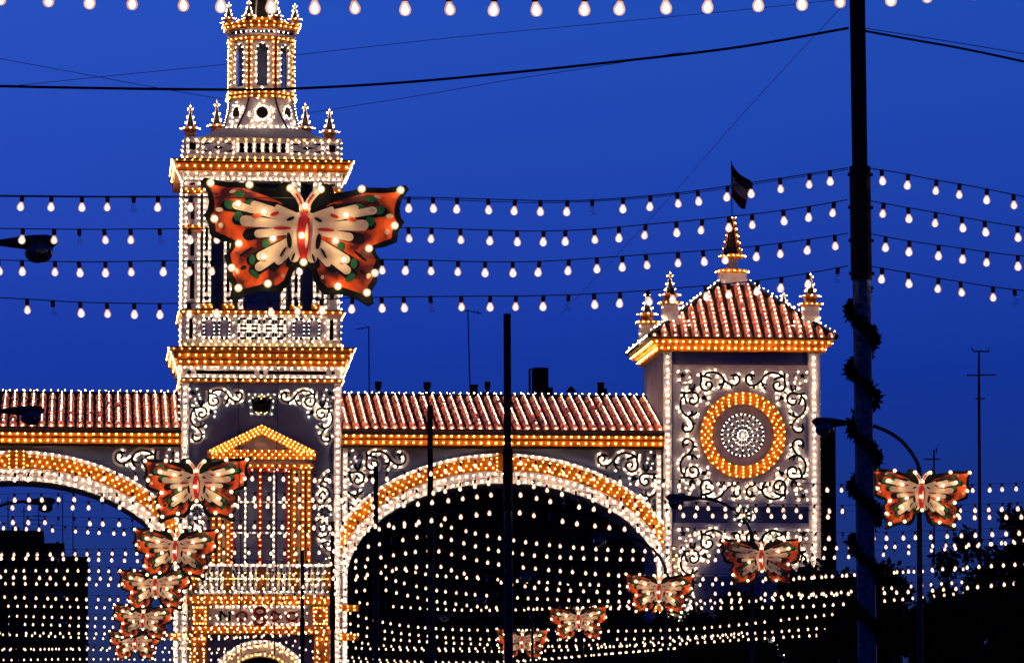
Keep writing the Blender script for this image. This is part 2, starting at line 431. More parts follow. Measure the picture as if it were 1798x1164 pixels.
# balcony with turned balusters
bz0, bz1 = LT.Z(1044), LT.Z(992)
MB().box(hx(338), hx(581), D - 1.6, D - .003, bz0 - .05, bz0 + .1).build('balcony_floor', 'panel', tower)
rail = MB().box(hx(338), hx(581), D - 1.62, D - 1.45, bz1 - .16, bz1).build('handrail', 'panel', tower)
bulbs(row(hx(340), hx(579), bz1 - .05, D - 1.7, .36) + row(hx(340), hx(579), bz0 + .14, D - 1.7, .36), .065, 'b_white', rail)
n = 25
for i in range(n):
    xx = lerp(hx(342), hx(577), i / (n - 1)); H = bz1 - .16 - bz0 - .1
    post = i % 6 == 0
    o = MB().lathe((xx, D - 1.53, bz0 + .1), [(.11, 0), (.09, .08 * H), (.17, .3 * H), (.07, .5 * H), (.17, .72 * H), (.09, .92 * H), (.11, H)] if not post else [(.24, 0), (.24, H)], 6 if not post else 4, rot=R(45) if post else 0).build('baluster', 'gold' if post else 'panel', tower)
    bulbs([(xx + dx, D - 1.72 - (.1 if post else 0), bz0 + .1 + H * t) for t in (.3, .52, .75) for dx in ((-.1, .1) if t == .52 else (0,))], .05, 'b_gold' if post or i % 2 == 1 else 'b_white', o)
# entablature with the city motto
o = MB().box(hx(330), hx(583), D - 1.2, D - .003, LT.Z(1062), LT.Z(1046)).build('entablature', 'gold', tower)
bulbs(row(hx(331), hx(582), LT.Z(1050), D - 1.3, .42) + row(hx(331), hx(582), LT.Z(1058.5), D - 1.3, .36, .4), .07, 'b_gold', o)
fr = MB().box(hx(336), hx(581), D - .5, D - .003, LT.Z(1099), LT.Z(1062) - .003).build('motto_panel', 'panel', tower)
bulbs(row(hx(378), hx(540), LT.Z(1065.5), D - .6, .34) + row(hx(378), hx(540), LT.Z(1096), D - .6, .34) + [(hx(a), D - .55, LT.Z(b)) for a, b in [(443, 1072), (443, 1093), (471, 1072), (472, 1093), (446, 1083), (469, 1083), (383, 1082), (411, 1076), (502, 1076)]], .05, 'b_white', fr)
def letter(lines, wdt=.075, key='red'):
    m = MB()
    for ln in lines: m.tube(smooth_line([(hx(a), D - .85, LT.Z(b)) for a, b in ln], 3) if len(ln) > 4 else [(hx(a), D - .85, LT.Z(b)) for a, b in ln], wdt, 5, flat=.6)
    return m.build('letter', key, fr)
def oval(cx, cy, rx, ry): return [(cx + rx * math.cos(R(a)), cy + ry * math.sin(R(a))) for a in range(0, 361, 30)]
letter([[(389, 1091), (389, 1073)], [(389, 1073), (405, 1091)], [(405, 1091), (405, 1073)]], .085, 'iron')
letter([oval(426, 1082.5, 9, 7)], .1)
letter([oval(457.5, 1074, 8.5, 6.5), oval(457.5, 1091, 8.5, 6.5)], .12)
letter([[(479, 1090), (479, 1075), (486, 1076), (493, 1082), (486, 1089), (479, 1090)]], .1)
letter([oval(514, 1083, 9, 7)], .1)
for a, b in ((340, 366), (549, 577)):          # gold block at each end of the motto
    o = MB().box(hx(a), hx(b), D - .66, D - .505, LT.Z(1097), LT.Z(1065)).build('end_block', 'gold', tower)
    pts = [(hx(lerp(a + 3, b - 3, i / 4)), D - .72, LT.Z(yy)) for i in range(5) for yy in (1067, 1095)] + [(hx(c), D - .72, LT.Z(yy)) for c in (a + 3, b - 3) for yy in (1074, 1081, 1088)] + [(hx((a + b) / 2), D - .72, LT.Z(1081))]
    bulbs(pts, .07, 'b_gold', o)
o = MB().box(hx(334), hx(583), D - .8, D - .003, LT.Z(1113), LT.Z(1099) - .003).build('string_course', 'gold', tower)
bulbs(row(hx(335), hx(582), LT.Z(1102), D - .9, .40) + row(hx(335), hx(582), LT.Z(1110), D - .9, .40, .4), .068, 'b_gold', o)
for a, b in ((339, 365), (553, 579)):
    o = MB().box(hx(a), hx(b), D - .5, D - .003, .02, LT.Z(1113) - .003).build('pier', 'gold', tower)
    bulbs(col(hx(a + 5), LT.Z(1190), LT.Z(1115), D - .6, .36) + col(hx(b - 5), LT.Z(1190), LT.Z(1115), D - .6, .36) + row(hx(a), hx(b), LT.Z(1122), D - .6, .3), .07, 'b_gold', o)
vous = MB()
ring_o = [(ax + 92 * K * math.cos(R(a)), arch_z + 92 * K * math.sin(R(a))) for a in range(0, 181, 10)]
ring_i = [(ax + arch_r * math.cos(R(a)), arch_z + arch_r * math.sin(R(a))) for a in range(180, -1, -10)]
o = vous.prism(ring_o + ring_i, D - .25, D - .003).build('archivolt', 'panel', tower)
for rr, key, n in ((88, 'b_white', 26), (81, 'b_gold', 24), (66, 'b_gold', 24)):
    bulbs([(ax + rr * K * math.cos(R(a)), D - .34, arch_z + rr * K * math.sin(R(a))) for a in [5 + 170 * i / n for i in range(n + 1)]], .065, key, o)

# lower cornice: frieze with black slots, then three steps outwards
def rect_ring(o_, z, pitch, yb=8.0, key='b_gold', r=.085, sides=True, parent=None, off=0.0, wid=None):
    w = (wid or hw) + o_
    pts = row(ax - w + .05, ax + w - .05, z, D - o_ - .02, pitch, off)
    if sides:
        pts += drow(ax - w - .02, D - o_ + .1, D + yb, z, pitch * .8) + drow(ax + w + .02, D - o_ + .1, D + yb, z, pitch)
    bulbs(pts, r, key, parent)
def slot(x0_, x1_, y0_, y1_, f=LT): return [(f.X(x0_), f.Z(y1_)), (f.X(x1_), f.Z(y1_)), (f.X(x1_), f.Z(y0_)), (f.X(x0_), f.Z(y0_))]
def band(name, key, z0, z1, o_, holes=None, deep=DEEP):
    m = MB(); w = hw + o_
    if holes:
        m.prism([(ax - w, z0), (ax + w, z0), (ax + w, z1), (ax - w, z1)], D - o_, D - o_ + .25, holes=holes)
        m.box(ax - w, ax - w + .3, D - o_ + .25, D + deep + o_, z0, z1); m.box(ax + w - .3, ax + w, D - o_ + .25, D + deep + o_, z0, z1)
        m.box(ax - w + .3, ax + w - .3, D - o_ + 1.2, D - o_ + 1.4, z0, z1, 1)
        return m.build(name, [key, 'dark'], tower)
    m.box(ax - w, ax + w, D - o_, D + deep + o_, z0, z1); o_b = m.build(name, key, tower)
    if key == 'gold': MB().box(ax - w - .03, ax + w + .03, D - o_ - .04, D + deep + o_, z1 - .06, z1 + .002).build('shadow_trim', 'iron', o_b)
    return o_b
zc = lambda py: LT.Z(py)
o = band('cornice_step', 'gold', zc(672) + .003, zc(664.5), .10); rect_ring(.18, zc(668), .47, parent=o, r=.08)
o = band('slotted_frieze', 'panel', zc(664.5) + .003, zc(643), .02, holes=[slot(344, 447, 651, 657), slot(471, 573, 651, 657), slot(329, 335, 651, 657), slot(455, 463, 651, 657), slot(582, 588, 651, 657)])
rect_ring(.10, zc(646.5), .42, parent=o, key='b_white', r=.06); rect_ring(.10, zc(661.5), .42, parent=o, key='b_white', r=.06, off=.4)
o = band('cornice_step', 'gold', zc(643) + .003, zc(631.5), .30); rect_ring(.40, zc(636.5), .51, parent=o, r=.10)
o = band('cornice_step', 'gold', zc(631.5) + .003, zc(620), .55); rect_ring(.66, zc(625.5), .51, parent=o, r=.10, off=.4)
o = band('cornice_step', 'gold', zc(620) + .003, zc(611), .78); rect_ring(.84, zc(614.5), .50, parent=o, r=.06)
# white raking strips on the corners of the cornice
for s in (-1, 1):
    pts = [(ax + s * (hw + .12 + .75 * t), D - .1 - .7 * t, lerp(zc(666), zc(613), t)) for t in [i / 16 for i in range(17)]]
    o2 = MB().tube([(pts[0][0] - s * .1, pts[0][1], pts[0][2]), (pts[-1][0] - s * .1, pts[-1][1], pts[-1][2])], .06, 4).build('corner_bracket', 'edge', tower); bulbs(pts, .06, 'b_white', o2)
# balcony storey with number-like dash patterns
bal = band('balcony_panel', 'panel', zc(611) + .003, zc(552), 0.0, holes=[slot(332, 338, 560, 595), slot(579, 585, 561, 596)])
rect_ring(.10, zc(605.5), .48, parent=bal, r=.08)
pts = []
for px in (329, 341, 576, 588): pts += col(hx(px), zc(600), zc(557), D - .1, .36)
for px in (350, 410, 508, 570): pts += col(hx(px), zc(600), zc(556), D - .1, .75)
for yy in (555, 600): pts += row(hx(350), hx(570), zc(yy), D - .1, .5)
bulbs(pts, .05, 'b_white', bal)
side = []
for yy in (2.2, 5.2, 8.2): side += col(x0 - .06, zc(608), zc(553), D + yy, .36)
side += col(x1 + .06, zc(608), zc(553), D + 1.0, .4)
bulbs(side, .07, 'b_white', bal)
def dashes(cx, cy, segs, w=.055, rim=None):
    m = MB()
    for (a, b), (c, d) in segs:
        xa, xb = sorted((hx(cx + a), hx(cx + c))); za, zb = sorted((zc(cy + b), zc(cy + d)))
        m.box(xa - w, xb + w, D - .06, D - .003, za - w, zb + w)
    o = m.build('dash_pattern', 'iron', tower, kind='stuff')
    bulbs([(hx(cx + a), D - .07, zc(cy + b)) for a, b in (rim or [])], .042, 'b_white', o)
for cx in (366.5, 393.5, 524.5, 551):
    v = [(-9, -11, -7), (-9, -4, 0), (-9, 3, 7), (-9, 10, 13)]
    segs = [((s * 9, a), (s * 9, b)) for s in (-1, 1) for (_, a, b) in v] + [((s * 3.2, yy), (s * 6.2, yy)) for s in (-1, 1) for yy in (-17, 17)]
    rim = [(s * 9, yy) for s in (-1, 1) for yy in (-13.2, -5.5, 1.5, 8.5, 15)] + [(0, -17), (0, 17), (-7.8, -16), (7.8, -16), (-7.8, 16), (7.8, 16)]
    dashes(cx, 577, segs, rim=rim)
for cx in (427, 447, 471.5, 492):
    segs = [((-5, -17), (4, -17)), ((-4, -4.5), (4, -4.5)), ((-4, 3.5), (4, 3.5)), ((-5, 17), (4, 17))] + [((s * 7.8, a), (s * 7.8, a + 5)) for s in (-1, 1) for a in (-14, 8)]
    rim = [(s * 7.8, yy) for s in (-1, 1) for yy in (-17, -6.5, 0, 6, 17)] + [(0, -7.5), (0, 7.5), (0, -.5), (-2, 13.5), (2, -13.5)]
    dashes(cx, 577, segs, rim=rim)
# gold ledge under the belfry openings
o = band('belfry_sill', 'gold', zc(552) + .003, zc(544), .12); rect_ring(.22, zc(548.5), .47, parent=o)
# belfry: recessed inner walls, slotted pillars, ledges
bz0, bz1 = zc(544) + .003, zc(318)
m = MB(); m.box(ax - hw + .9, ax + hw - .9, D + 1.6, D + DEEP - 1.6, bz0, bz1)
m.build('inner_wall', 'sky_tone', tower)
def pillar(a, b, holes, deep=1.2, top=318, bot=544, bulb_x=None, pitch=.37, caps=()):
    m = MB().prism([(hx(a), zc(bot) + .004), (hx(b), zc(bot) + .004), (hx(b), zc(top)), (hx(a), zc(top))], D + .02, D + .3, holes=[slot(*h) for h in holes])
    m.box(hx(a), hx(a) + .12, D + .3, D + deep, zc(bot) + .004, zc(top)); m.box(hx(b) - .12, hx(b), D + .3, D + deep, zc(bot) + .004, zc(top))
    m.box(hx(a) + .12, hx(b) - .12, D + deep - .1, D + deep, zc(bot) + .004, zc(top), 1)
    o = m.build('pillar', ['panel', 'dark'], tower)
    pts = []
    for bx in (bulb_x or (a + 3, b - 3)): pts += col(hx(bx), zc(bot), zc(top), D - .06, pitch)
    bulbs(pts, .055, 'b_white', o)
    for c0, c1 in caps:
        q = MB().box(hx(a - 3), hx(b + 3), D - .22, D + .016, zc(c1), zc(c0)).build('pillar_band', 'gold', o)
        bulbs(row(hx(a - 3), hx(b + 3), zc(c0 + 2), D - .3, .36) + row(hx(a - 3), hx(b + 3), zc((c0 + c1) / 2 + 1.5), D - .3, .36, .3), .065, 'b_gold', q)
for s in (1, -1):
    mx = lambda a, b: (a, b) if s == 1 else (919 - b, 919 - a)
    def mh(h): return [(*mx(a, b), c, d) for a, b, c, d in h]
    pillar(*mx(322, 351), mh([(333, 340, 358, 386), (333, 340, 419, 450), (333, 340, 463, 526), (332, 341, 317.9 + 4, 326)]), caps=((332, 342), (397, 407)), bulb_x=None)
    pillar(*mx(355, 370), mh([(359, 364, 399, 440), (359, 364, 449, 462), (359, 364, 470, 514), (358, 366, 521, 528)]), caps=((534, 543),))
    pillar(*mx(392, 408), mh([(397, 402, 399, 440), (397, 402, 470, 514), (397, 404, 521, 528)]), caps=((534, 543),))
    pillar(*mx(417, 427), [], caps=())
side = []
for yy in (1.2, 3.4, 5.6, 7.8): side += col(x0 - .05, zc(545), zc(318), D + yy, .36)
side += col(x1 + .05, zc(545), zc(318), D + .8, .42)
m = MB(); m.box(x0, x0 + .4, D + 1.21, D + DEEP, bz0, bz1); m.box(x1 - .4, x1, D + 1.21, D + DEEP, bz0, bz1)
o = m.build('side_wall', 'panel', tower); bulbs(side, .075, 'b_white', o)
# upper cornice
o = band('scalloped_frieze', 'panel', zc(318) + .003, zc(303), .05)
bulbs(row(x0, x1, zc(306), D - .15, .56) + row(x0, x1, zc(315), D - .15, .33), .06, 'b_white', o)
o = band('cornice_step', 'gold', zc(303) + .003, zc(287), .48); rect_ring(.58, zc(294.5), .50, parent=o, r=.105)
o = band('cornice_step', 'gold', zc(287) + .003, zc(282), .66); rect_ring(.72, zc(284.5), .50, parent=o, r=.06)
for s in (-1, 1):
    pts = [(ax + s * (hw + .1 + .66 * t), D - .1 - .6 * t, lerp(zc(322), zc(284), t)) for t in [i / 12 for i in range(13)]]
    o2 = MB().tube([(pts[0][0] - s * .1, pts[0][1], pts[0][2]), (pts[-1][0] - s * .1, pts[-1][1], pts[-1][2])], .06, 4).build('corner_bracket', 'edge', tower); bulbs(pts, .06, 'b_white', o2)
# parapet with cut-out shapes
def vase(cx):
    sh = [(-3, 251), (3, 251), (4.6, 255), (2.6, 259.5), (4.8, 264), (3.6, 269), (-3.6, 269), (-4.8, 264), (-2.6, 259.5), (-4.6, 255)]
    return [(hx(cx + a), zc(b)) for a, b in sh][::-1]
def quad(pts_): return [(hx(a), zc(b)) for a, b in pts_]
holes = [slot(331, 342, 251, 264), slot(577, 588, 253, 266)] + [vase(c) for c in (423, 437, 452, 467, 481, 496)]
for c in (381, 538):
    holes += [quad([(c - 11, 259.5), (c, 263.5), (c + 11, 259.5), (c, 255.5)])]
    for s in (-1, 1):
        for v in (-1, 1):
            q = [(c + s * 24, 259.5 + v * 8.5), (c + s * 24, 259.5 + v * 4), (c + s * 5, 259.5 + v * 7.5)]
            holes.append(quad(q))
par = band('parapet', 'panel', zc(282) + .003, zc(242), -.02, holes=holes)
bulbs(row(x0, x1, zc(246), D - .06, .52) + row(x0, x1, zc(277.5), D - .1, .47) , .07, 'b_gold', par)
pts = []
for c in (430, 444.5, 459.5, 474, 488.5, 415.5, 503.5): pts += [(hx(c), D - .06, zc(b)) for b in (254, 259.5, 265)]
for c in (381, 538): pts += [(hx(c), D - .08, zc(259.5))] + [(hx(c + a), D - .06, zc(b)) for a, b in ((-27, 259.5), (27, 259.5), (0, 251), (0, 268), (-14, 270), (14, 270), (-14, 249.5), (14, 249.5), (-27, 250), (27, 250), (-27, 269), (27, 269))]
for c in (336, 583): pts += [(hx(c + a), D - .06, zc(b)) for a, b in ((-9, 258), (9, 258), (-8, 248), (8, 248), (-8, 268), (8, 268))]
bulbs(pts, .045, 'b_white', par)
bulbs(col(x0 - .03, zc(280), zc(243), D + .5, .3) + col(x0 - .03, zc(280), zc(243), D + 5, .3) + col(x1 + .03, zc(280), zc(243), D + .8, .3), .07, 'b_white', par)

def finial(parent, cx, cy, z0, h, r, name='finial', pedestal=0.0):
    """a stepped pedestal, a ring of bulbs and an open pyramid of struts with a dark core"""
    m = MB()
    m.lathe((cx, cy, z0), [(r * .75, 0), (r * .75, .16 * h), (r * 1.15, .2 * h), (r * 1.15, .26 * h), (r * .7, .28 * h), (r * .7, .3 * h)], 8, 0)
    m.lathe((cx, cy, z0), [(r * .5, .30 * h), (r * .1, .8 * h)], 4, 1, rot=R(45))
    m.lathe((cx, cy, z0), [(r * .12, .8 * h), (r * .3, .84 * h), (r * .3, .88 * h), (r * .06, .92 * h), (.02, 1.06 * h)], 6, 2)
    o = m.build(name, ['gold', 'dark', 'gold'], parent)
    st = MB()
    for q in range(4):
        a = R(45 + 90 * q)
        st.tube([(cx + r * .62 * math.cos(a), cy + r * .62 * math.sin(a), z0 + .3 * h), (cx + r * .14 * math.cos(a), cy + r * .14 * math.sin(a), z0 + .82 * h)], r * .07, 4)
    st.build('finial_frame', 'edge', o)
    pts = []
    for rr, zz, n in ((1.22, .23, 8), (.8, .42, 4), (.56, .6, 4), (.42, .86, 4)):
        pts += [(cx + r * rr * math.cos(i * 2 * math.pi / n + .785), cy + r * rr * math.sin(i * 2 * math.pi / n + .785), z0 + zz * h) for i in range(n)]
    pts.append((cx, cy - r * .4, z0 + .95 * h))
    bulbs([p for p in pts if p[1] < cy + r], min(.085, r * .17), 'b_white', o)
    return o
for px, top, bot, dy in ((334.5, 186, 240, .5), (578.5, 190, 243, .5), (381, 178, 236, 8), (536, 181, 238, 8)):
    z_b = LTT.Z(bot, D + dy); hh = LTT.Z(top, D + dy) - z_b
    finial(tower, LTT.X(px, D + dy), D + dy, z_b, hh, .50)
# low hipped roof and the flared octagonal base
zr = zc(242)
MB().hexa((x0 + .5, x1 - .5, D + .6, D + DEEP - .6), (ax - 2.5, ax + 2.5, D + 3, D + 8), zr - .2, zr + 1.0).build('hip_roof', 'wall', tower)
CYL = D + DEEP / 2
lx = LTT.X(458.5, CYL)
def octa(a, w, z): return [(lx + x, CYL + y, z) for x, y in ((-w, -a), (w, -a), (a, -w), (a, w), (w, a), (-w, a), (-a, w), (-a, -w))]
TZ = lambda py: LTT.Z(py, CYL - 2.2)
oct_levels = [(2.42, 1.62, TZ(241)), (2.42, 1.62, TZ(226)), (2.36, 1.50, TZ(221)), (2.22, 1.22, TZ(205)), (2.1, 1.0, TZ(190)), (2.05, .86, TZ(174)), (2.04, .82, TZ(164))]
m = MB(); vs = []; 
for a, w, z in oct_levels: vs += octa(a, w, z)
fs = []
for i in range(len(oct_levels) - 1):
    for q in range(8): fs.append((i * 8 + q, i * 8 + (q + 1) % 8, (i + 1) * 8 + (q + 1) % 8, (i + 1) * 8 + q))
m.add(vs, fs); ob = m.build('flared_base', 'panel', tower)
def lev(z):
    for (a, w, z0_), (a2, w2, z2) in zip(oct_levels, oct_levels[1:]):
        if z0_ <= z <= z2 + 1e-6: t = (z - z0_) / (z2 - z0_); return lerp(a, a2, t), lerp(w, w2, t)
    return oct_levels[-1][:2]
ribs = MB(); pts = []; ptg = []
for i in range(12):
    z = lerp(TZ(224), TZ(166), i / 11); a, w = lev(z)
    for sx_, sy_ in ((-w, -a), (w, -a), (-a, -w), (a, -w)):
        pass
    ptg += [(lx - w + .12, CYL - a - .08, z), (lx + w - .12, CYL - a - .08, z)]
    pts += [(lx - a - .06, CYL - w - .03, z), (lx + a + .06, CYL - w - .03, z), (lx - a - .05, CYL + w, z)]
for s in (-1, 1):
    for fn in (0, 1):
        ribs.tube([((lx + s * (lev(z)[1] if fn == 0 else lev(z)[0])), CYL - (lev(z)[0] if fn == 0 else lev(z)[1]) - .03, z) for z in [lerp(TZ(226), TZ(164), i / 8) for i in range(9)]], .055, 5)
ribs.build('rib', 'iron', ob)
za, zb_ = TZ(222), TZ(168)
for z, k in ((TZ(223), 8), (TZ(167), 5)):
    a, w = lev(z); pts += [(lx + lerp(-w, w, (i + .5) / k), CYL - a - .08, z) for i in range(k)]
    for s in (-1, 1): pts += [(lx + s * lerp(w, a, (i + .5) / 3), CYL - lerp(a, w, (i + .5) / 3) - .08, z) for i in range(3)]
bulbs(pts, .065, 'b_white', ob)
pts = []
for i in range(26):
    z = random.uniform(TZ(219), TZ(170)); a, w = lev(z); u = random.uniform(-.82, .82)
    if (u * w) ** 2 + (z - TZ(198)) ** 2 > .3: pts.append((lx + u * w, CYL - a - .09, z))
    s = random.choice((-1, 1)); k = random.uniform(.15, .85)
    pts.append((lx + s * lerp(w, a, k), CYL - lerp(a, w, k) - .09, z))
bulbs(pts, .04, 'b_white', ob)
ey = MB(); zz = TZ(198); a, w = lev(zz)
ey.prism([(lx + .36 * math.cos(R(t)), zz + .36 * math.sin(R(t))) for t in range(0, 360, 20)], CYL - a - .14, CYL - a + .05)
for s in (-1, 1):
    xf = lambda v, s=s: Vector((lx + s * (a + w) / 2 + (v.x) * .62, CYL - (a + w) / 2 + s * v.x * .62 + v.y, zz + v.z))
    ey.prism([(.32 * math.cos(R(t)), .38 * math.sin(R(t))) for t in range(0, 360, 20)], -.14, .02, xf=xf)
eo = ey.build('round_opening', 'dark', ob)
pts = [(lx + .46 * math.cos(R(t)), CYL - a - .14, zz + .46 * math.sin(R(t))) for t in range(0, 360, 26)]
for s in (-1, 1): pts += [(lx + s * (a + w) / 2 + .42 * .62 * math.cos(R(t)), CYL - (a + w) / 2 + s * .42 * .62 * math.cos(R(t)) - .16, zz + .5 * math.sin(R(t))) for t in range(0, 360, 30)]
bulbs(pts, .05, 'b_white', eo)
o = MB().add(octa(2.46, 1.66, TZ(239)) + octa(2.46, 1.66, TZ(227)), [(q, (q + 1) % 8, 8 + (q + 1) % 8, 8 + q) for q in range(8)] + [(8, 9, 10, 11, 12, 13, 14, 15)]) or None
m = MB(); m.add(octa(2.46, 1.66, TZ(239)) + octa(2.46, 1.66, TZ(227)), [(q, (q + 1) % 8, 8 + (q + 1) % 8, 8 + q) for q in range(8)] + [(8, 9, 10, 11, 12, 13, 14, 15)])
for i in range(6): m.box(lx - 1.35 + i * .47, lx - 1.0 + i * .47, CYL - 2.5, CYL - 2.44, TZ(235.5), TZ(231), 1)
o = m.build('slotted_band', ['panel', 'dark'], tower)
bulbs([(lx + lerp(-1.6, 1.6, i / 7), CYL - 2.54, TZ(233)) for i in range(8)] + [(lx + s * lerp(1.75, 2.4, i / 2), CYL - lerp(2.4, 1.75, i / 2) - .08, TZ(233)) for s in (-1, 1) for i in range(3)], .05, 'b_white', o)
# octagonal lantern: eight faces, each with an arched opening
ap, hs = 2.02, .837
def ring_band(name, key, z0_, z1_, a_, pts_rows, parent=tower, bk='b_gold', r=.075):
    w_ = a_ * .4142
    m = MB(); m.add(octa(a_, w_, z0_) + octa(a_, w_, z1_), [(q, (q + 1) % 8, 8 + (q + 1) % 8, 8 + q) for q in range(8)] + [(8, 9, 10, 11, 12, 13, 14, 15), (7, 6, 5, 4, 3, 2, 1, 0)])
    o = m.build(name, key, parent); pts = []
    for zq in pts_rows:
        for fidx in range(-2, 3):
            ang = R(45 * fidx)
            for i in range(4):
                u = lerp(-w_, w_, (i + .5) / 4)
                pts.append((lx + u * math.cos(ang) + (a_ + .08) * math.sin(ang), CYL - (a_ + .08) * math.cos(ang) + u * math.sin(ang), zq))
    bulbs(pts, r, bk, o); return o
ring_band('lantern_band', 'gold', TZ(164) + .003, TZ(158), 2.1, [TZ(161)]); ring_band('lantern_band', 'gold', TZ(171), TZ(166), 2.16, [TZ(168.5)])
for fidx in range(8):
    ang = R(45 * fidx)
    xf = lambda v, ang=ang: Vector((lx + v.x * math.cos(ang) + (ap - v.y) * math.sin(ang), CYL - (ap - v.y) * math.cos(ang) + v.x * math.sin(ang), v.z))
    z0_, z1_ = TZ(158) + .004, TZ(70)
    hole = [(-.32, TZ(150)), (.32, TZ(150)), (.32, TZ(88))] + [(.32 * math.cos(R(t)), TZ(88) + .42 * math.sin(R(t))) for t in (30, 60, 90, 120, 150)] + [(-.32, TZ(88))]
    m = MB().prism([(-hs, z0_), (hs, z0_), (hs, z1_), (-hs, z1_)], 0, .15, holes=[hole], xf=xf)
    m.prism([(-.34, TZ(151)), (.34, TZ(151)), (.34, TZ(76)), (-.34, TZ(76))], .40, .45, 1, xf=xf)
    o = m.build('lantern_face', ['panel', 'sky_tone'], tower)
    if fidx in (0, 1, 2, 6, 7):
        pts, ptg = [], []
        for i in range(9):
            z = lerp(z0_ + .1, z1_ - .1, i / 8)
            ptg += [xf(Vector((s * (hs - .13), -.1, z))) for s in (-1, 1)]
            if TZ(150) < z < TZ(85): pts += [xf(Vector((s * .38, -.08, z + .1))) for s in (-1, 1)]
        pts += [xf(Vector((x_, -.08, TZ(y_)))) for x_, y_ in ((0, 76), (-.28, 81), (.28, 81), (0, 154))]
        bulbs(pts, .055, 'b_white', o); bulbs(ptg, .06, 'b_gold', o)
        fr_ = MB()
        arcp = [xf(Vector((.33 * math.cos(R(t)), -.03, TZ(88) + .43 * math.sin(R(t))))) for t in range(0, 181, 20)]
        fr_.tube(arcp, .035, 4); fr_.build('opening_rim', 'iron', o)
for q in range(8):
    ang = R(22.5 + 45 * q); rr = ap / math.cos(R(22.5)) + .02
    xq, yq = lx + rr * math.sin(ang), CYL - rr * math.cos(ang)
    o = MB().tube([(xq, yq, TZ(158)), (xq, yq, TZ(66))], .09, 5).build('lantern_rib', 'red' if q in (0, 7) else 'gold', tower)
    if q in (1, 6, 2, 5): bulbs([(xq + (.08 if xq > lx else -.08), yq - .03, lerp(TZ(158), TZ(40), (i + .5) / 14)) for i in range(14)], .07, 'b_white', o)
ring_band('lantern_band', 'gold', TZ(70) + .003, TZ(62), 2.08, [TZ(66)])
o = ring_band('lantern_frieze', 'panel', TZ(62) + .003, TZ(49), 2.14, [])
m = MB()
for fidx in (-1, 0, 1):
    ang = R(45 * fidx)
    xf = lambda v, ang=ang: Vector((lx + v.x * math.cos(ang) + (2.14 - v.y) * math.sin(ang), CYL - (2.14 - v.y) * math.cos(ang) + v.x * math.sin(ang), v.z))
    for c in (-.48, 0, .48): m.prism([(c - .19, TZ(57)), (c + .19, TZ(57)), (c + .19, TZ(53.5)), (c - .19, TZ(53.5))], -.03, .1, xf=xf)
m.build('slot', 'dark', o)
bulbs([(lx + s * lerp(.1, 2.0, i / 6), CYL - (2.24 if i < 3 else lerp(2.24, 1.0, (i - 2.5) / 3.5)), TZ(55)) for s in (-1, 1) for i in range(7)], .05, 'b_white', o)
ring_band('lantern_cornice', 'gold', TZ(49) + .003, TZ(41), 2.3, [TZ(45)])
ring_band('lantern_cornice', 'gold', TZ(41) + .003, TZ(37), 2.42, [TZ(39)], r=.06)
zt2 = TZ(37)
for q in range(8):
    ang = R(22.5 + 45 * q)
    finial(tower, lx + 2.3 * math.sin(ang), CYL - 2.3 * math.cos(ang), zt2, 1.35, .36)
sp = MB(); sp.lathe((lx, CYL, zt2), [(1.5, 0), (1.5, .3), (1.3, .4)], 8, 0, rot=R(22.5)); sp.lathe((lx, CYL, zt2), [(1.05, .4), (.16, 5.2), (.05, 6.5)], 8, 1, rot=R(22.5))
so = sp.build('spire', ['gold', 'dark'], tower)
m = MB()
for q in range(8):
    a = R(22.5 + 45 * q); m.tube([(lx + 1.07 * math.cos(a), CYL + 1.07 * math.sin(a), zt2 + .4), (lx + .2 * math.cos(a), CYL + .2 * math.sin(a), zt2 + 5.2)], .05, 4)
m.build('spire_rib', 'edge', so)
bulbs([(lx + 1.55 * math.sin(R(a)), CYL - 1.55 * math.cos(R(a)), zt2 + .3) for a in range(-90, 91, 18)], .075, 'b_gold', so)

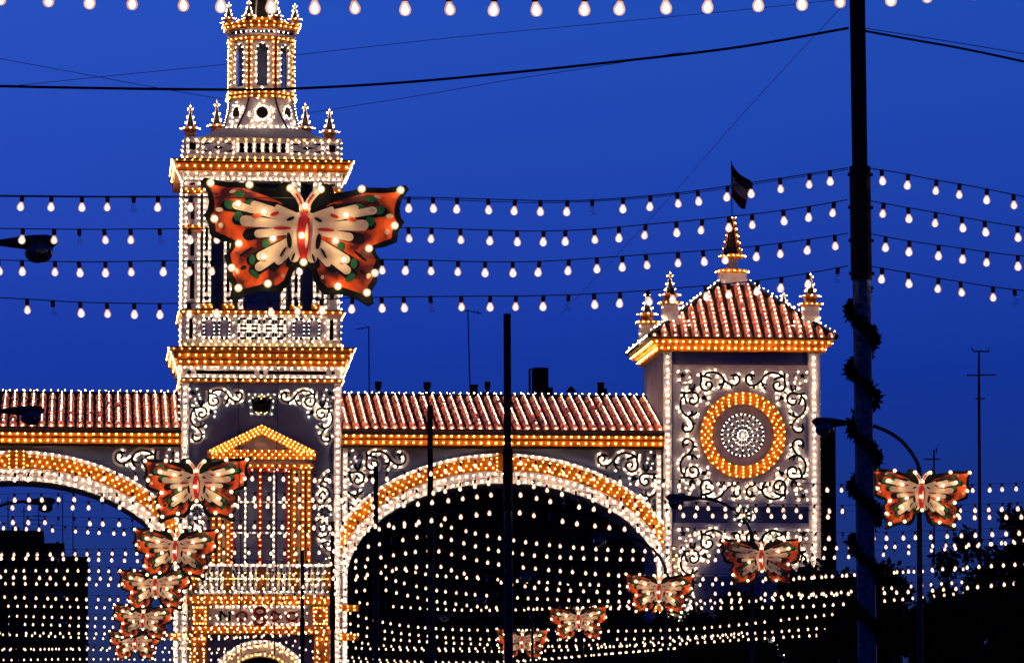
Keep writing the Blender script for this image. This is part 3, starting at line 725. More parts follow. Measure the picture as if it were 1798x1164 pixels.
# ================================================================== arcades either side of the tower
ZE, ZG1, ZG2, ZGB, ZW = RW.Z(757), RW.Z(767.5), RW.Z(778.5), RW.Z(785), RW.Z(786.5)
YR = D + 9.5
ZRIDGE = P(880, 699, YR).z
EX0, EX1 = RW.X(600), RW.X(1165)
def arcade(mirror, name, label):
    """one wing: wall with a great elliptical arch, gold cornice and a tiled roof"""
    cxm = gx                                     # mirror about the tower axis
    fx = (lambda x: x) if not mirror else (lambda x: 2 * cxm - x)
    xa, xb = EX0 + .004, EX1 - .004
    t = thing(name, label, 'arcade', (fx((xa + xb) / 2), D, 0), 'tiled wings of the festival gate')
    cx_, cz_ = RW.X(885), RW.Z(1016)
    def el(a, b, deg): return (cx_ + a * K * math.cos(R(deg)), cz_ + b * K * math.sin(R(deg)))
    degs = [i * 6 for i in range(31)]
    inner = [el(275, 168, d) for d in degs]
    outl = [(xa, .02), (inner[-1][0], .02)] + inner[::-1] + [(inner[0][0], .02), (xb, .02), (xb, ZW), (xa, ZW)]
    def fl(poly): return [(fx(a), b) for a, b in poly]
    wmb = MB().prism(fl(outl), D + .3, D + 5.5)
    wmb.build('wall', 'wall', t)
    # archivolt: white inner strip, gold outer strip
    def strip(t0, t1, nm, key, pr):
        A = [el(275 + 43 * t1, 168 + 51 * t1, d) for d in degs]; B = [el(275 + 43 * t0, 168 + 51 * t0, d) for d in degs[::-1]]
        if t1 > .5:
            leg = [(A[-1][0], .03), (B[0][0], .03)]; A2 = A + leg + B + [(B[-1][0], .03), (A[0][0], .03)]
        else:
            A2 = A + [(A[-1][0], .03), (B[0][0], .03)] + B + [(B[-1][0], .03), (A[0][0], .03)]
        return MB().prism(fl(A2), D + .3 - pr, D + .297).build(nm, key, t)
    def arow(tt, n_pitch, off=0.0, zmin=RW.Z(1190)):
        pts = []; a, b = 275 + 43 * tt, 168 + 51 * tt
        fine = [el(a, b, d * .5) for d in range(361)]
        fine = [(fine[0][0], zmin)] + fine + [(fine[-1][0], zmin)]
        acc = n_pitch * (.5 + off)
        for p, q in zip(fine, fine[1:]):
            L = math.dist(p, q)
            while acc <= L:
                k = acc / L; pts.append((fx(lerp(p[0], q[0], k)), lerp(p[1], q[1], k))); acc += n_pitch
            acc -= L
        return pts
    o = strip(.02, .46, 'arch_strip', 'panel', .15)
    bulbs([(x, D + .06, z) for x, z in arow(.10, .46) + arow(.34, .46, .45)], .08, 'b_white', o)
    o = strip(.46, .93, 'arch_moulding', 'gold', .25)
    bulbs([(x, D - .05, z) for x, z in arow(.55, .47) + arow(.70, .47, .45) + arow(.86, .47)], .085, 'b_gold', o)
    o = strip(.93, 1.06, 'arch_strip', 'panel', .18)
    bulbs([(x, D + .02, z) for x, z in arow(1.0, .45)], .08, 'b_white', o)
    key = MB().box(fx(cx_) - .55, fx(cx_) + .55, D - .15, D + .045, cz_ + 190 * K, cz_ + 220 * K).build('keystone', 'gold', t)
    bulbs([(fx(cx_) + dx, D - .2, cz_ + zz * K) for dx in (-.45, 0, .45) for zz in (192, 199, 206, 213, 220)], .065, 'b_gold', key)
    # scrolls in the spandrels
    for sx, px in ((1, 601), (-1, 1162)):
        o, pts, sw = scroll_part(t), [], MB()
        s2 = -sx if mirror else sx
        scroll_quarter(o, pts, fx(RW.X(px)), RW.Z(787), s2, 1, .0092, D + .3)
        bulbs(pts, .058, 'b_white', o); halo_strips(o)
        swirl(sw, fx(RW.X(px)), RW.Z(787), s2, 1, .0092, D + .3); sw.build('curl', 'gold', o)
    # pier strips
    for px, w_ in ((606.5, 4.5), (1157, 4.5)):
        if px > 1000: zb2 = RW.Z(870)
        else: zb2 = RW.Z(940)
        x_ = fx(RW.X(px))
        o = MB().box(x_ - w_ * K, x_ + w_ * K, D + .1, D + .297, .02, ZW - .05).build('pier_strip', 'panel', t)
        bulbs(col(x_, RW.Z(1190), ZW - .3, D + .02, .39), .08, 'b_white', o)
        for zz in (1068, 1118):
            q = MB().box(x_ - .5, x_ + .9 if not mirror else x_ + .5, D - .1, D + .097, RW.Z(zz + 6), RW.Z(zz - 6)).build('pier_band', 'gold', o)
            bulbs(row(x_ - .45, x_ + .8, RW.Z(zz - 3), D - .18, .4) + row(x_ - .45, x_ + .8, RW.Z(zz + 3), D - .18, .4), .07, 'b_gold', q)
    # gold cornice with two rows of amber bulbs
    X0_, X1_ = sorted((fx(xa), fx(xb)))
    o = MB().box(X0_, X1_, D - .35, D + 1.5, ZG2 - .21, ZG2 + .19).build('cornice_step', 'gold', t)
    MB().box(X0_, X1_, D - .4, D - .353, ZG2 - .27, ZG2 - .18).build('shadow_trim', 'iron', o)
    bulbs(row(X0_, X1_, ZG2, D - .47, .47), .115, 'b_gold', o)
    o = MB().box(X0_, X1_, D - .6, D + 1.5, ZG2 + .193, ZG1 + .21).build('cornice_step', 'gold', t)
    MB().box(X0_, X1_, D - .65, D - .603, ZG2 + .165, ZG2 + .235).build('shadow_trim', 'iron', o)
    bulbs(row(X0_, X1_, ZG1, D - .72, .47), .115, 'b_gold', o)
    # tiled roof: dark channels, one convex tile run per column
    y_e, z_e = D - .75, ZE
    roof = MB(); roof.add([(X0_, y_e, z_e - .05), (X1_, y_e, z_e - .05), (X1_, YR, ZRIDGE - .1), (X0_, YR, ZRIDGE - .1), (X0_, y_e, z_e - .3), (X1_, y_e, z_e - .3), (X1_, YR + 3, ZW), (X0_, YR + 3, ZW)],
        [(0, 1, 2, 3), (4, 5, 1, 0), (4, 7, 6, 5), (3, 2, 6, 7), (0, 3, 7, 4), (1, 5, 6, 2)])
    ro = roof.build('roof', 'pan', t)
    n = round((X1_ - X0_) / .592); dv = Vector((0, YR - y_e, ZRIDGE - z_e)); L = dv.length; up = Vector((0, -dv.z, dv.y)).normalized(); dn = dv.normalized()
    pitch = (X1_ - X0_) / n; allb, endb = [], []
    shared = None
    for i in range(n):
        x_ = X0_ + pitch * (i + .5); oy = Vector((x_, y_e, z_e))
        if shared is None:
            tm = MB()
            for sgm in range(5):
                s0, s1 = L * sgm / 5 - (.08 if sgm else 0), L * (sgm + 1) / 5 - .1
                vs = []
                for sl, rr, lift in ((s0, .25, .06), (s1, .20, 0)):
                    for a in (180, 135, 90, 45, 0): vs.append(dn * sl + Vector((rr * math.cos(R(a)), 0, 0)) + up * (rr * math.sin(R(a)) + lift))
                tm.add(vs, [(j, j + 1, j + 6, j + 5) for j in range(4)] + [(4, 3, 2, 1, 0)])
            shared = tm.mesh('roof_tile_run', 'tile')
        ob_ = bpy.data.objects.new('tile_run', shared); COL.objects.link(ob_); ob_.parent = ro; ob_.location = oy - base_of(ro)
        dead = random.random() < .4; dk = random.randint(1, 12)
        for j in range(13):
            if dead and abs(j - dk) < random.choice((1, 1, 2)): continue
            q = oy + dn * (L * (j + .9 + random.uniform(-.12, .12)) / 13.6) + up * .36
            allb.append(tuple(q))
        endb.append((x_, y_e - .12, z_e + .12))
    bulbs(allb, .062, 'b_roof', ro); bulbs(endb, .085, 'b_roof', ro)
    rid = MB().box(X0_, X1_, YR - .2, YR + .3, ZRIDGE - .12, ZRIDGE + .22).build('ridge_beam', 'iron', t)
    bulbs(row(X0_, X1_, ZRIDGE + .32, YR - .05, .445), .085, 'b_white', rid)
    return t
arcade(False, 'gate_arcade', 'white illuminated arcade wing with tiled roof between the two gate towers')
arcade(True, 'gate_arcade', 'white illuminated arcade wing running off past the tall belfry tower, sky showing through its arch')

# ================================================================== right gate tower
X0, X1 = RT.X(1165) + .002, RT.X(1439)
rcx = (X0 + X1) / 2
DR = 11.2
tower2 = thing('gate_tower', 'square illuminated gate tower with a glowing wheel rosette and tiled pyramid roof', 'tower', (rcx, D, 0), 'towers of the festival gate')
rz = lambda py: RT.Z(py)
rx = lambda px: RT.X(px)
MB().box(X0, X1, D, D + DR, 0, rz(618)).build('wall', 'wall', tower2)
for a, b in ((X0, X0 + .5), (X1 - .72, X1)):
    o = MB().box(a - .02, b + .02, D - .1, D - .003, .02, rz(619)).build('corner_strip', 'panel', tower2)
    bulbs(col((a + b) / 2, rz(1190), rz(622), D - .2, .41), .085, 'b_white', o)
o = MB().box(X1 + .003, X1 + .08, D + .2, D + 1.5, 0, rz(619)).build('corner_strip', 'panel', tower2)
bulbs(col(X1 + .16, rz(1190), rz(622), D + .9, .41), .08, 'b_white', o)
def scroll_square(cy, nm):
    MB().box(rx(1181), rx(1427), D - .045, D - .003, rz(min(cy + 124, 1012)), rz(cy - 124)).build('scroll_panel', 'panel', tower2)
    o, pts, sw = scroll_part(tower2), [], MB()
    for sx in (1, -1):
        for sz in (1, -1):
            scroll_quarter(o, pts, rx(1304 - sx * 116), rz(cy - sz * 117), sx, sz, .0092, D - .045)
            sw = MB(); swirl(sw, rx(1304 - sx * 116), rz(cy - sz * 117), sx, sz, .0092, D - .045); sw.build('curl', 'gold', o)
    bulbs(pts, .058, 'b_white', o); HALO.__init__()
scroll_square(765, 'a'); scroll_square(1042, 'b')
# gold ring and wheel rosette
def ring_poly(r0, r1, cy=764): 
    c = (rx(1304), rz(cy))
    return [(c[0] + r1 * K * math.cos(R(a)), c[1] + r1 * K * math.sin(R(a))) for a in range(0, 360, 8)], [(c[0] + r0 * K * math.cos(R(a)), c[1] + r0 * K * math.sin(R(a))) for a in range(0, 360, 8)]
po, pi_ = ring_poly(54, 77)
o = MB().prism(po, D - .2, D - .003, holes=[pi_]).build('gold_ring', 'gold', tower2)
c = (rx(1304), rz(764)); pts = []
for j, rr in enumerate((57, 62.5, 68, 74)):
    n = (28, 30, 32, 38)[j]
    pts += [(c[0] + rr * K * math.cos((i + .5 * (j % 2)) * 2 * math.pi / n), D - .3, c[1] + rr * K * math.sin((i + .5 * (j % 2)) * 2 * math.pi / n)) for i in range(n)]
bulbs(pts, .075, 'b_gold', o)
po, pi_ = ring_poly(39, 54)
MB().prism(po, D - .1, D - .003, holes=[pi_]).build('inner_ring', 'panel', tower2)
wheel = MB(); pts = []
for i in range(30):
    a0, a1 = R(i * 12 + 1), R(i * 12 + 8)
    wheel.tube([(c[0] + 37 * K * math.cos(lerp(a0, a1, q / 2)), D - .05, c[1] + 37 * K * math.sin(lerp(a0, a1, q / 2))) for q in range(3)], .05, 4, flat=.5)
    pts.append((c[0] + 37 * K * math.cos(R(i * 12 + 10.5)), D - .08, c[1] + 37 * K * math.sin(R(i * 12 + 10.5))))
for i in range(16):
    a = i * math.pi / 8
    wheel.tube([(c[0] + 7 * K * math.cos(a), D - .05, c[1] + 7 * K * math.sin(a)), (c[0] + 34 * K * math.cos(a), D - .05, c[1] + 34 * K * math.sin(a))], .034, 4, flat=.5)
    pts += [(c[0] + rr * K * math.cos(a), D - .08, c[1] + rr * K * math.sin(a)) for rr in (9, 18, 27)]
o = wheel.build('wheel_rosette', 'iron', tower2); bulbs(pts, .036, 'b_white', o); bulbs([(c[0], D - .08, c[1])], .09, 'b_white', o)
# flower between the two scroll squares
fl_ = MB(); pts = []; c = (rx(1305), rz(905))
for i in range(8):
    a = i * math.pi / 4
    fl_.tube([(c[0] + .16 * math.cos(a), D - .06, c[1] + .16 * math.sin(a)), (c[0] + .55 * math.cos(a), D - .06, c[1] + .55 * math.sin(a))], .045, 5, taper=.1, flat=.5)
    pts += [(c[0] + .62 * math.cos(a + .39), D - .08, c[1] + .62 * math.sin(a + .39)), (c[0] + .36 * math.cos(a + .39), D - .08, c[1] + .36 * math.sin(a + .39))]
o = fl_.build('flower', 'iron', tower2); bulbs(pts, .05, 'b_white', o); bulbs([(c[0], D - .1, c[1])], .11, 'b_gold', o)
# gold cornice, sides included
zc1, zc2 = rz(602.5), rz(612.5)
def ring_rt(o_, z, z0_, z1_):
    o = MB().box(X0 - o_, X1 + o_, D - o_, D + DR + o_, z0_, z1_).build('cornice_step', 'gold', tower2)
    bulbs(row(X0 - o_, X1 + o_, z, D - o_ - .1, .42) + drow(X0 - o_ - .08, D - o_ + .2, D + DR + o_, z, .42) + drow(X1 + o_ + .08, D - o_ + .2, D + DR + o_, z, .42), .11, 'b_gold', o)
ring_rt(.35, zc2, rz(618) + .003, rz(607.5)); ring_rt(.72, zc1, rz(607.5) + .003, rz(597.5))
# pyramid roof
ov = 1.0
ex0, ex1, ey0, ey1, ez = X0 - ov, X1 + ov, D - ov, D + DR + ov, rz(596)
ym = D + DR / 2
az = RT.Z(504, ym); tx0, tx1 = RT.X(1262, ym), RT.X(1312, ym); txc = (tx0 + tx1) / 2; th = (tx1 - tx0) / 2
pr_ = MB().hexa((ex0, ex1, ey0, ey1), (txc - th, txc + th, ym - th, ym + th), ez, az)
pr_.box(ex0, ex1, ey0, ey1, rz(597.5) + .003, ez - .003)
ro = pr_.build('roof', 'pan', tower2)
hv = Vector((0, (ym - th) - ey0, az - ez)); dn = hv.normalized(); up = Vector((0, -hv.z, hv.y)).normalized()
allb, endb = [], []
n = 18
for i in range(n):
    x_ = ex0 + (ex1 - ex0) * (i + .5) / n
    if x_ < txc - th: tmax = (x_ - ex0) / (txc - th - ex0)
    elif x_ > txc + th: tmax = (ex1 - x_) / (ex1 - txc - th)
    else: tmax = 1.0
    Lc = hv.length * tmax; oy = Vector((x_, ey0, ez))
    if Lc < .3: continue
    tm = MB(); k = max(1, round(Lc / 1.6))
    for sgm in range(k):
        s0, s1 = Lc * sgm / k, Lc * (sgm + 1) / k - .03; vs = []
        for sl, rr, lift in ((s0, .25, .06), (s1, .20, 0)):
            for a in (180, 135, 90, 45, 0): vs.append(oy + dn * sl + Vector((rr * math.cos(R(a)), 0, 0)) + up * (rr * math.sin(R(a)) + lift))
        tm.add(vs, [(j, j + 1, j + 6, j + 5) for j in range(4)] + [(4, 3, 2, 1, 0)])
    tm.build('tile_run', 'tile', ro)
    nb = int(Lc / .55); dead = random.random() < .3; dk = random.randint(0, max(0, nb))
    for j in range(nb):
        if dead and j == dk: continue
        allb.append(tuple(oy + dn * ((j + .7) * .55) + up * .36))
    endb.append((x_, ey0 - .1, ez + .15))
bulbs(allb, .08, 'b_roof', ro); bulbs(endb, .09, 'b_roof', ro)
m = MB(); pts = []
for cxn, cyn in ((ex0, ey0), (ex1, ey0), (ex0, ey1), (ex1, ey1)):
    a = Vector((cxn, cyn, ez + .1)); b = Vector((txc + (th if cxn > txc else -th), ym + (th if cyn > ym else -th), az + .1))
    m.tube([a, b], .16, 6)
    pts += [tuple(a.lerp(b, (i + .5) / 20) + Vector((0, 0, .3))) for i in range(20)]
o = m.build('hip_rib', 'iron', ro); bulbs(pts, .08, 'b_white', o)
pts = drow(ex0 - .05, ey0, ey1, ez + .2, .5)
bulbs(pts, .08, 'b_white', ro)
# corner pedestals with finials
for px, dy, top, mid, bot in ((1177, .9, 478, 536, 582), (1424, .9, 478, 536, 582), (1137, DR - .9, 512, 570, 598), (1377, DR - .9, 514, 552, 596)):
    yq = D + dy; xq = RT.X(px, yq); zb0 = ez - .1; zm = RT.Z(mid, yq); ztp = RT.Z(top, yq)
    o = MB().box(xq - .52, xq + .52, yq - .52, yq + .52, zb0, zm).build('pedestal', 'panel', tower2)
    q = MB().box(xq - .66, xq + .66, yq - .66, yq + .66, zm + .003, zm + .16).build('pedestal_cap', 'gold', o)
    bulbs([(xq - .66 + 1.32 * i / 4, yq - .74, zm + .08) for i in range(5)] + [(xq - .74, yq - .6 + .4 * i, zm + .08) for i in range(3)] + [(xq + .74, yq - .6 + .4 * i, zm + .08) for i in range(3)], .075, 'b_gold', q)
    bulbs([(xq + s * .56, yq - .56, lerp(zb0, zm, t)) for s in (-1, 1) for t in (.15, .4, .65, .9)], .06, 'b_white', o)
    finial(tower2, xq, yq, zm + .163, ztp - zm - .163, .55)
    if dy < 2:
        s = 1 if px < 1300 else -1                 # scroll bracket on the roof side
        sq = MB(); pth = [(xq + s * (1.15 + .55 * (1 - t / 700) * math.cos(R(t + 90))), yq - .55, zb0 + .75 + .55 * (1 - t / 700) * math.sin(R(t + 90))) for t in range(0, 560, 30)]
        sq.tube(pth, .1, 5); sq.tube([(xq + s * .5, yq - .5, zb0 + .15), (xq + s * 1.8, yq - .5, zb0 + .15)], .1, 5)
        so_ = sq.build('scroll_bracket', 'panel', o); bulbs([(p[0], p[1] - .15, p[2]) for p in pth[::2]], .055, 'b_white', so_)
# lantern block, cap and spire
zl1 = RT.Z(482, ym); 
lb = MB().box(txc - .85, txc + .85, ym - .85, ym + .85, az - .1, zl1).build('lantern_block', 'panel', tower2)
q = MB().lathe((txc, ym, zl1 + .003), [(.95, 0), (1.0, .28)], 12).build('block_cap', 'gold', lb)
bulbs([(txc + 1.08 * math.sin(R(a)), ym - 1.08 * math.cos(R(a)), zl1 + .15) for a in range(-100, 101, 20)], .085, 'b_gold', q)
z1 = RT.Z(456, ym); z2 = RT.Z(384, ym)
nk = MB().lathe((txc, ym, zl1 + .29), [(.36, 0), (.36, z1 - zl1 - .3)], 8).build('neck', 'panel', tower2)
spm = MB(); spm.lathe((txc, ym, z1), [(.5, 0), (.82, .12), (.82, .3), (.7, .34)], 8, 0); spm.lathe((txc, ym, z1 + .34), [(.6, 0), (.12, z2 - z1 - .34)], 4, 1, rot=R(30))
so = spm.build('spire', ['gold', 'dark'], tower2); stp = MB(); pts = []
for q in range(4):
    a = R(30 + 90 * q); bx_, by_ = .74 * math.cos(a), .74 * math.sin(a)
    for dw in (-.08, .08): stp.tube([(txc + bx_ + dw, ym + by_, z1 + .34), (txc + .15 * math.cos(a) + dw * .6, ym + .15 * math.sin(a), z2)], .035, 4)
    pts += [(txc + lerp(bx_, .16 * math.cos(a), t) * 1.1, ym + lerp(by_, .16 * math.sin(a), t) * 1.1 - .06, lerp(z1 + .5, z2, t)) for t in (.08, .28, .48, .68, .86)]
stp.build('spire_strut', 'gold', so)
pts += [(txc + .86 * math.sin(R(a)), ym - .86 * math.cos(R(a)), z1 + .2) for a in range(-90, 91, 22)] + [(txc + dx, ym - .1, z2 + .05) for dx in (-.22, 0, .22)]
bulbs(pts, .085, 'b_gold', so)
# flagpole and flag (the flag hangs on the pole: a thing of its own)
fz = RT.Z(283, ym)
MB().tube([(txc, ym, z2), (txc - .03, ym, fz)], .035, 5).build('flagpole', 'iron', tower2)
fm = MB(); nx_, nz_ = 10, 9
def fpt(u, v):
    h0, h1 = RT.Z(288, ym), RT.Z(345, ym)
    z = lerp(h0, h1, v) - u * (1.05 - .25 * v) - .25 * math.sin(u * 3.1) 
    return Vector((txc + u * (1.28 - .42 * v) * 1.0, ym + .16 * math.sin(u * 7 + v * 2.0), z))
vs = [fpt(i / nx_, j / nz_) for j in range(nz_ + 1) for i in range(nx_ + 1)]
vs2 = [v + Vector((0, .02, 0)) for v in vs]; nn = len(vs); mid_ = []
for j in range(nz_):
    for i in range(nx_):
        a = j * (nx_ + 1) + i; mi = 1 if 3 <= j < 6 else 0
        fm.f.append((a, a + 1, a + nx_ + 2, a + nx_ + 1)); fm.m.append(mi)
        fm.f.append((a + nn, a + nx_ + 1 + nn, a + nx_ + 2 + nn, a + 1 + nn)); fm.m.append(mi)
fm.v = [tuple(v) for v in vs + vs2]
M['flag_red'] = mat('red_flag_cloth', (.02, .002, .002), .9, spec=0); M['flag_sky_tint'] = mat('sky_tinted_flag_cloth', (.13, .13, .17), .9, spec=0)  # middle band: sky showing through the cloth is put into its colour
fo_ = fm.build('flag', ['flag_red', 'flag_sky_tint'], smooth=True, loc=(txc, ym, RT.Z(345, ym)))
tag(fo_, 'dark banded flag flying from the pole on the pyramid-roofed gate tower', 'flag')

# ================================================================== buildings far behind the gate
def block_px(mb, x0, x1, ytop, y, depth, mi=0, z0=0.0):
    a, b = P(x0, ytop, y), P(x1, ytop, y); mb.box(a.x, b.x, y, y + depth, z0, a.z, mi); return a, b
YB = 420.0
a, b = P(478, 706, YB), P(1160, 706, YB)
apt = thing('apartment_building', 'black apartment block behind the right-hand arch, chimneys showing above the tiled ridge', 'building', ((a.x + b.x) / 2, YB, 0), 'dark buildings behind the gate')
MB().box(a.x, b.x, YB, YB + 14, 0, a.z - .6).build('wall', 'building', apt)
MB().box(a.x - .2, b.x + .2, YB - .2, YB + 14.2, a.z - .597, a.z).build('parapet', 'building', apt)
wm = None
for fl in range(9):
    for i in range(11):
        x_ = lerp(a.x + 1.5, b.x - 1.5, (i + .5) / 11); z_ = 3.2 + fl * 3.1
        if wm is None:
            m = MB(); m.box(-.7, .7, -.06, .02, 0, 1.6, 1); m.box(-.85, .85, -.16, .02, -.12, -.003); wm = m.mesh('window', ['building', 'dark_glass'])
        o = bpy.data.objects.new('window', wm); COL.objects.link(o); o.parent = apt; o.location = Vector((x_, YB - .02, z_)) - apt.location
def chim(px, w, ytop, kind, lab):
    y = YB + 5; p = P(px, 700, y); t = P(px, ytop, y); s = y / F; r = w * s / 2
    m = MB()
    if kind == 'pot':
        m.box(p.x - r * 1.4, p.x + r * 1.4, y - r, y + r, p.z - .6, p.z + (t.z - p.z) * .38); m.box(p.x - r * .5, p.x + r * .5, y - r * .5, y + r * .5, p.z + (t.z - p.z) * .38 + .003, p.z + (t.z - p.z) * .55)
        m.lathe((p.x, y, p.z + (t.z - p.z) * .55), [(r * .7, 0), (r * .95, .25), (r * .95, (t.z - p.z) * .45)], 8)
    elif kind == 'box': m.box(p.x - r, p.x + r, y - r, y + r, p.z - .6, t.z); m.box(p.x - r * 1.1, p.x + r * 1.1, y - r * 1.1, y + r * 1.1, t.z + .003, t.z + .12)
    elif kind == 'cap':
        m.tube([(p.x - r * .3, y, p.z - .6), (p.x - r * .3, y, t.z - .4)], .05); m.tube([(p.x + r * .3, y, p.z - .6), (p.x + r * .3, y, t.z - .4)], .05)
        m.lathe((p.x, y, t.z - .5), [(r, 0), (r * .5, .3), (r * .1, .5)], 10)
    o = m.build('chimney', 'brick', apt); return o
for px, w, yt, k in ((664, 13, 670, 'pot'), (750, 14, 671, 'pot'), (832, 13, 678, 'box'), (856, 11, 670, 'pot'), (1003, 20, 678, 'cap'), (1055, 11, 674, 'box'), (1062, 7, 685, 'box')): chim(px, w, yt, k, '')
m = MB(); block_px(m, 939, 963, 645, YB + 4, 3, 0, a.z - .5); block_px(m, 963.3, 971, 680, YB + 4, 2, 0, a.z - .5)
m.tube([P(930, 700, YB + 5), P(930, 648, YB + 5), P(940, 647, YB + 5)], .09)
m.build('roof_tank', 'brick', apt)
def antenna(name, pts, arms, y, label, r=.06, r2=None):
    b0 = P(pts[-1][0], pts[-1][1], y); t = thing(name, label, 'antenna', (b0.x, y, b0.z), 'aerials above the roofs')
    MB().tube([P(q[0], q[1], y) for q in pts[::-1]], r2 or r, 5, taper=r).build('mast', 'iron', t)
    for q in arms: MB().tube([P(x_, y_, y) for x_, y_ in q], r * .8, 5).build('aerial_arm', 'iron', t)
    return t
antenna('roof_antenna', [(647.5, 573), (648.5, 704)], [[(647.5, 574), (625, 578)], [(636, 575), (636, 578.5)]], YB + 6, 'thin roof aerial with one short arm beside the belfry tower', .055)
antenna('roof_antenna', [(821.5, 544), (826, 704)], [[(815, 545), (845, 550)], [(839, 546), (839, 552)]], YB + 6.5, 'tallest thin roof aerial near the middle pole', .055)
antenna('lattice_mast', [(1719, 617), (1719, 690), (1721, 990)], [[(1697, 659), (1749, 658)], [(1706, 611), (1709, 617), (1737, 617), (1735, 611)], [(1712, 700), (1729, 700)]], 260, 'tall television mast with crossbars rising from the dark trees', .05, .10)
antenna('roof_antenna', [(1640, 790), (1640, 990)], [[(1622, 806), (1650, 806)], [(1644, 786), (1644, 795)]], 270, 'low aerial above the right butterfly beside the television mast', .05)
# dark lift tower beside the right gate tower
y = 345.0; p0, p1 = P(1436, 744, y), P(1467, 744, y)
t = thing('lift_tower', 'narrow dark windowless tower just beside the rosette gate tower', 'building', ((p0.x + p1.x) / 2, y, 0), 'dark buildings behind the gate')
MB().box(p0.x, p1.x, y, y + 2, 0, p0.z).build('wall', 'building', t); MB().box(p0.x - .12, p1.x + .12, y - .12, y + 2.12, p0.z + .003, p0.z + .3).build('coping', 'building', t)
# stepped block seen through the left arch
y = 430.0; p0 = P(-80, 930, y)
t = thing('apartment_building', 'stepped black apartment block seen through the arch of the belfry side wing', 'building', (p0.x + 5, y, 0), 'dark buildings behind the gate')
for i, (xa, xb, yt) in enumerate(((-90, 76, 930), (76.2, 113, 953), (113.2, 137, 976), (137.2, 151, 992))):
    m = MB(); block_px(m, xa, xb, yt, y + i * .0, 12); m.build('wall', 'building', t)
for xa, xb, yt in ((20, 34, 925), (99, 103, 950)):
    m = MB(); block_px(m, xa, xb, yt, y + 2, 1.2, 0, P(0, 955, y).z); m.build('chimney', 'brick', t)
wm2 = wm
for fl in range(6):
    for i in range(7):
        px = lerp(-70, 140, i / 6); q = P(px, 1010 + fl * 40, y)
        o = bpy.data.objects.new('window', wm2); COL.objects.link(o); o.parent = t; o.location = Vector((q.x, y - .02, q.z)) - t.location
for px, yt, arms in ((14, 872, [[(8, 885), (20, 886)], [(9, 893), (19, 893)]]), (42, 890, [[(37, 898), (48, 898)]]), (68, 893, [[(52, 912), (76, 913)], [(58, 905), (78, 906)]]), (110, 868, []), (128, 900, [])):
    antenna('roof_antenna', [(px, yt), (px + .5, 990)], arms, y + 3, {14: 'aerial furthest out under the arch with two short crossbars', 42: 'short aerial with a single crossbar under the arch', 68: 'aerial with two wide staggered crossbars under the arch', 110: 'tallest bare rod aerial under the arch', 128: 'shorter bare rod aerial nearest the arch foot'}[px], .045)

# ================================================================== poles down the middle of the avenue
SP = 20.16
POLE_D = [70.0, 128.0, 157.0, 186.0, 219.0, 250.0]
POLE_X = 10.78
POLE_LAB = ['big black pole nearest the viewer, wrapped in a leafy garland', 'tall black pole standing before the crown of the wide arch', 'second tallest black pole, between the arch crown and the belfry tower',
            'black pole rising before the foot of the wide arch', 'thin black pole in front of the belfry tower doorcase edge', 'thinnest black pole in front of the belfry tower balcony']
poles = []
def pole(i, d):
    if i == 0:
        top, bot = P(1503, -160, d), P(1523, 1180, d)
    else:
        xs = [None, (890.5, 893), (755, 757), (660, 660), (583.5, 584), (531, 531)][i]; yt = [None, 551, 712, 818, 915, 966][i]
        top, bot = P(xs[0], yt, d), P(xs[1], 1164, d)
    dirv = (bot - top); gnd = top + dirv * (top.z / (top.z - bot.z))
    t = thing('festoon_pole', POLE_LAB[i], 'pole', gnd, 'poles carrying the bulb strings')
    L = lambda z: gnd + (top - gnd) * (z / top.z)
    r = (.112, .096, .09, .088, .085, .083)[i]
    zs = EYE.z + 8.92; zb = EYE.z + 7.30
    MB().tube([L(zs), L(zs + 1), top], r, 12).build('upper_post', 'iron', t, smooth=False)
    MB().tube([L(zb), L((zb + zs) / 2), L(zs)], r * 1.36, 12).build('sleeve', 'iron', t)
    MB().tube([L(.0), L(2.5), L(5), L(zb - .003)], r * 1.32, 12, taper=r * 1.16).build('lower_post', 'polelow' if i == 0 else 'pole', t)
    for k in range(4):
        z = EYE.z + 8.8 - .47 * k; q = L(z)
        MB().tube([(q.x - r * 1.6, q.y - .02, q.z), (q.x + r * 1.6, q.y - .02, q.z)], .025, 5).build('bracket', 'iron', t)
    poles.append((t, L, r)); return t
for i, d in enumerate(POLE_D): pole(i, d)

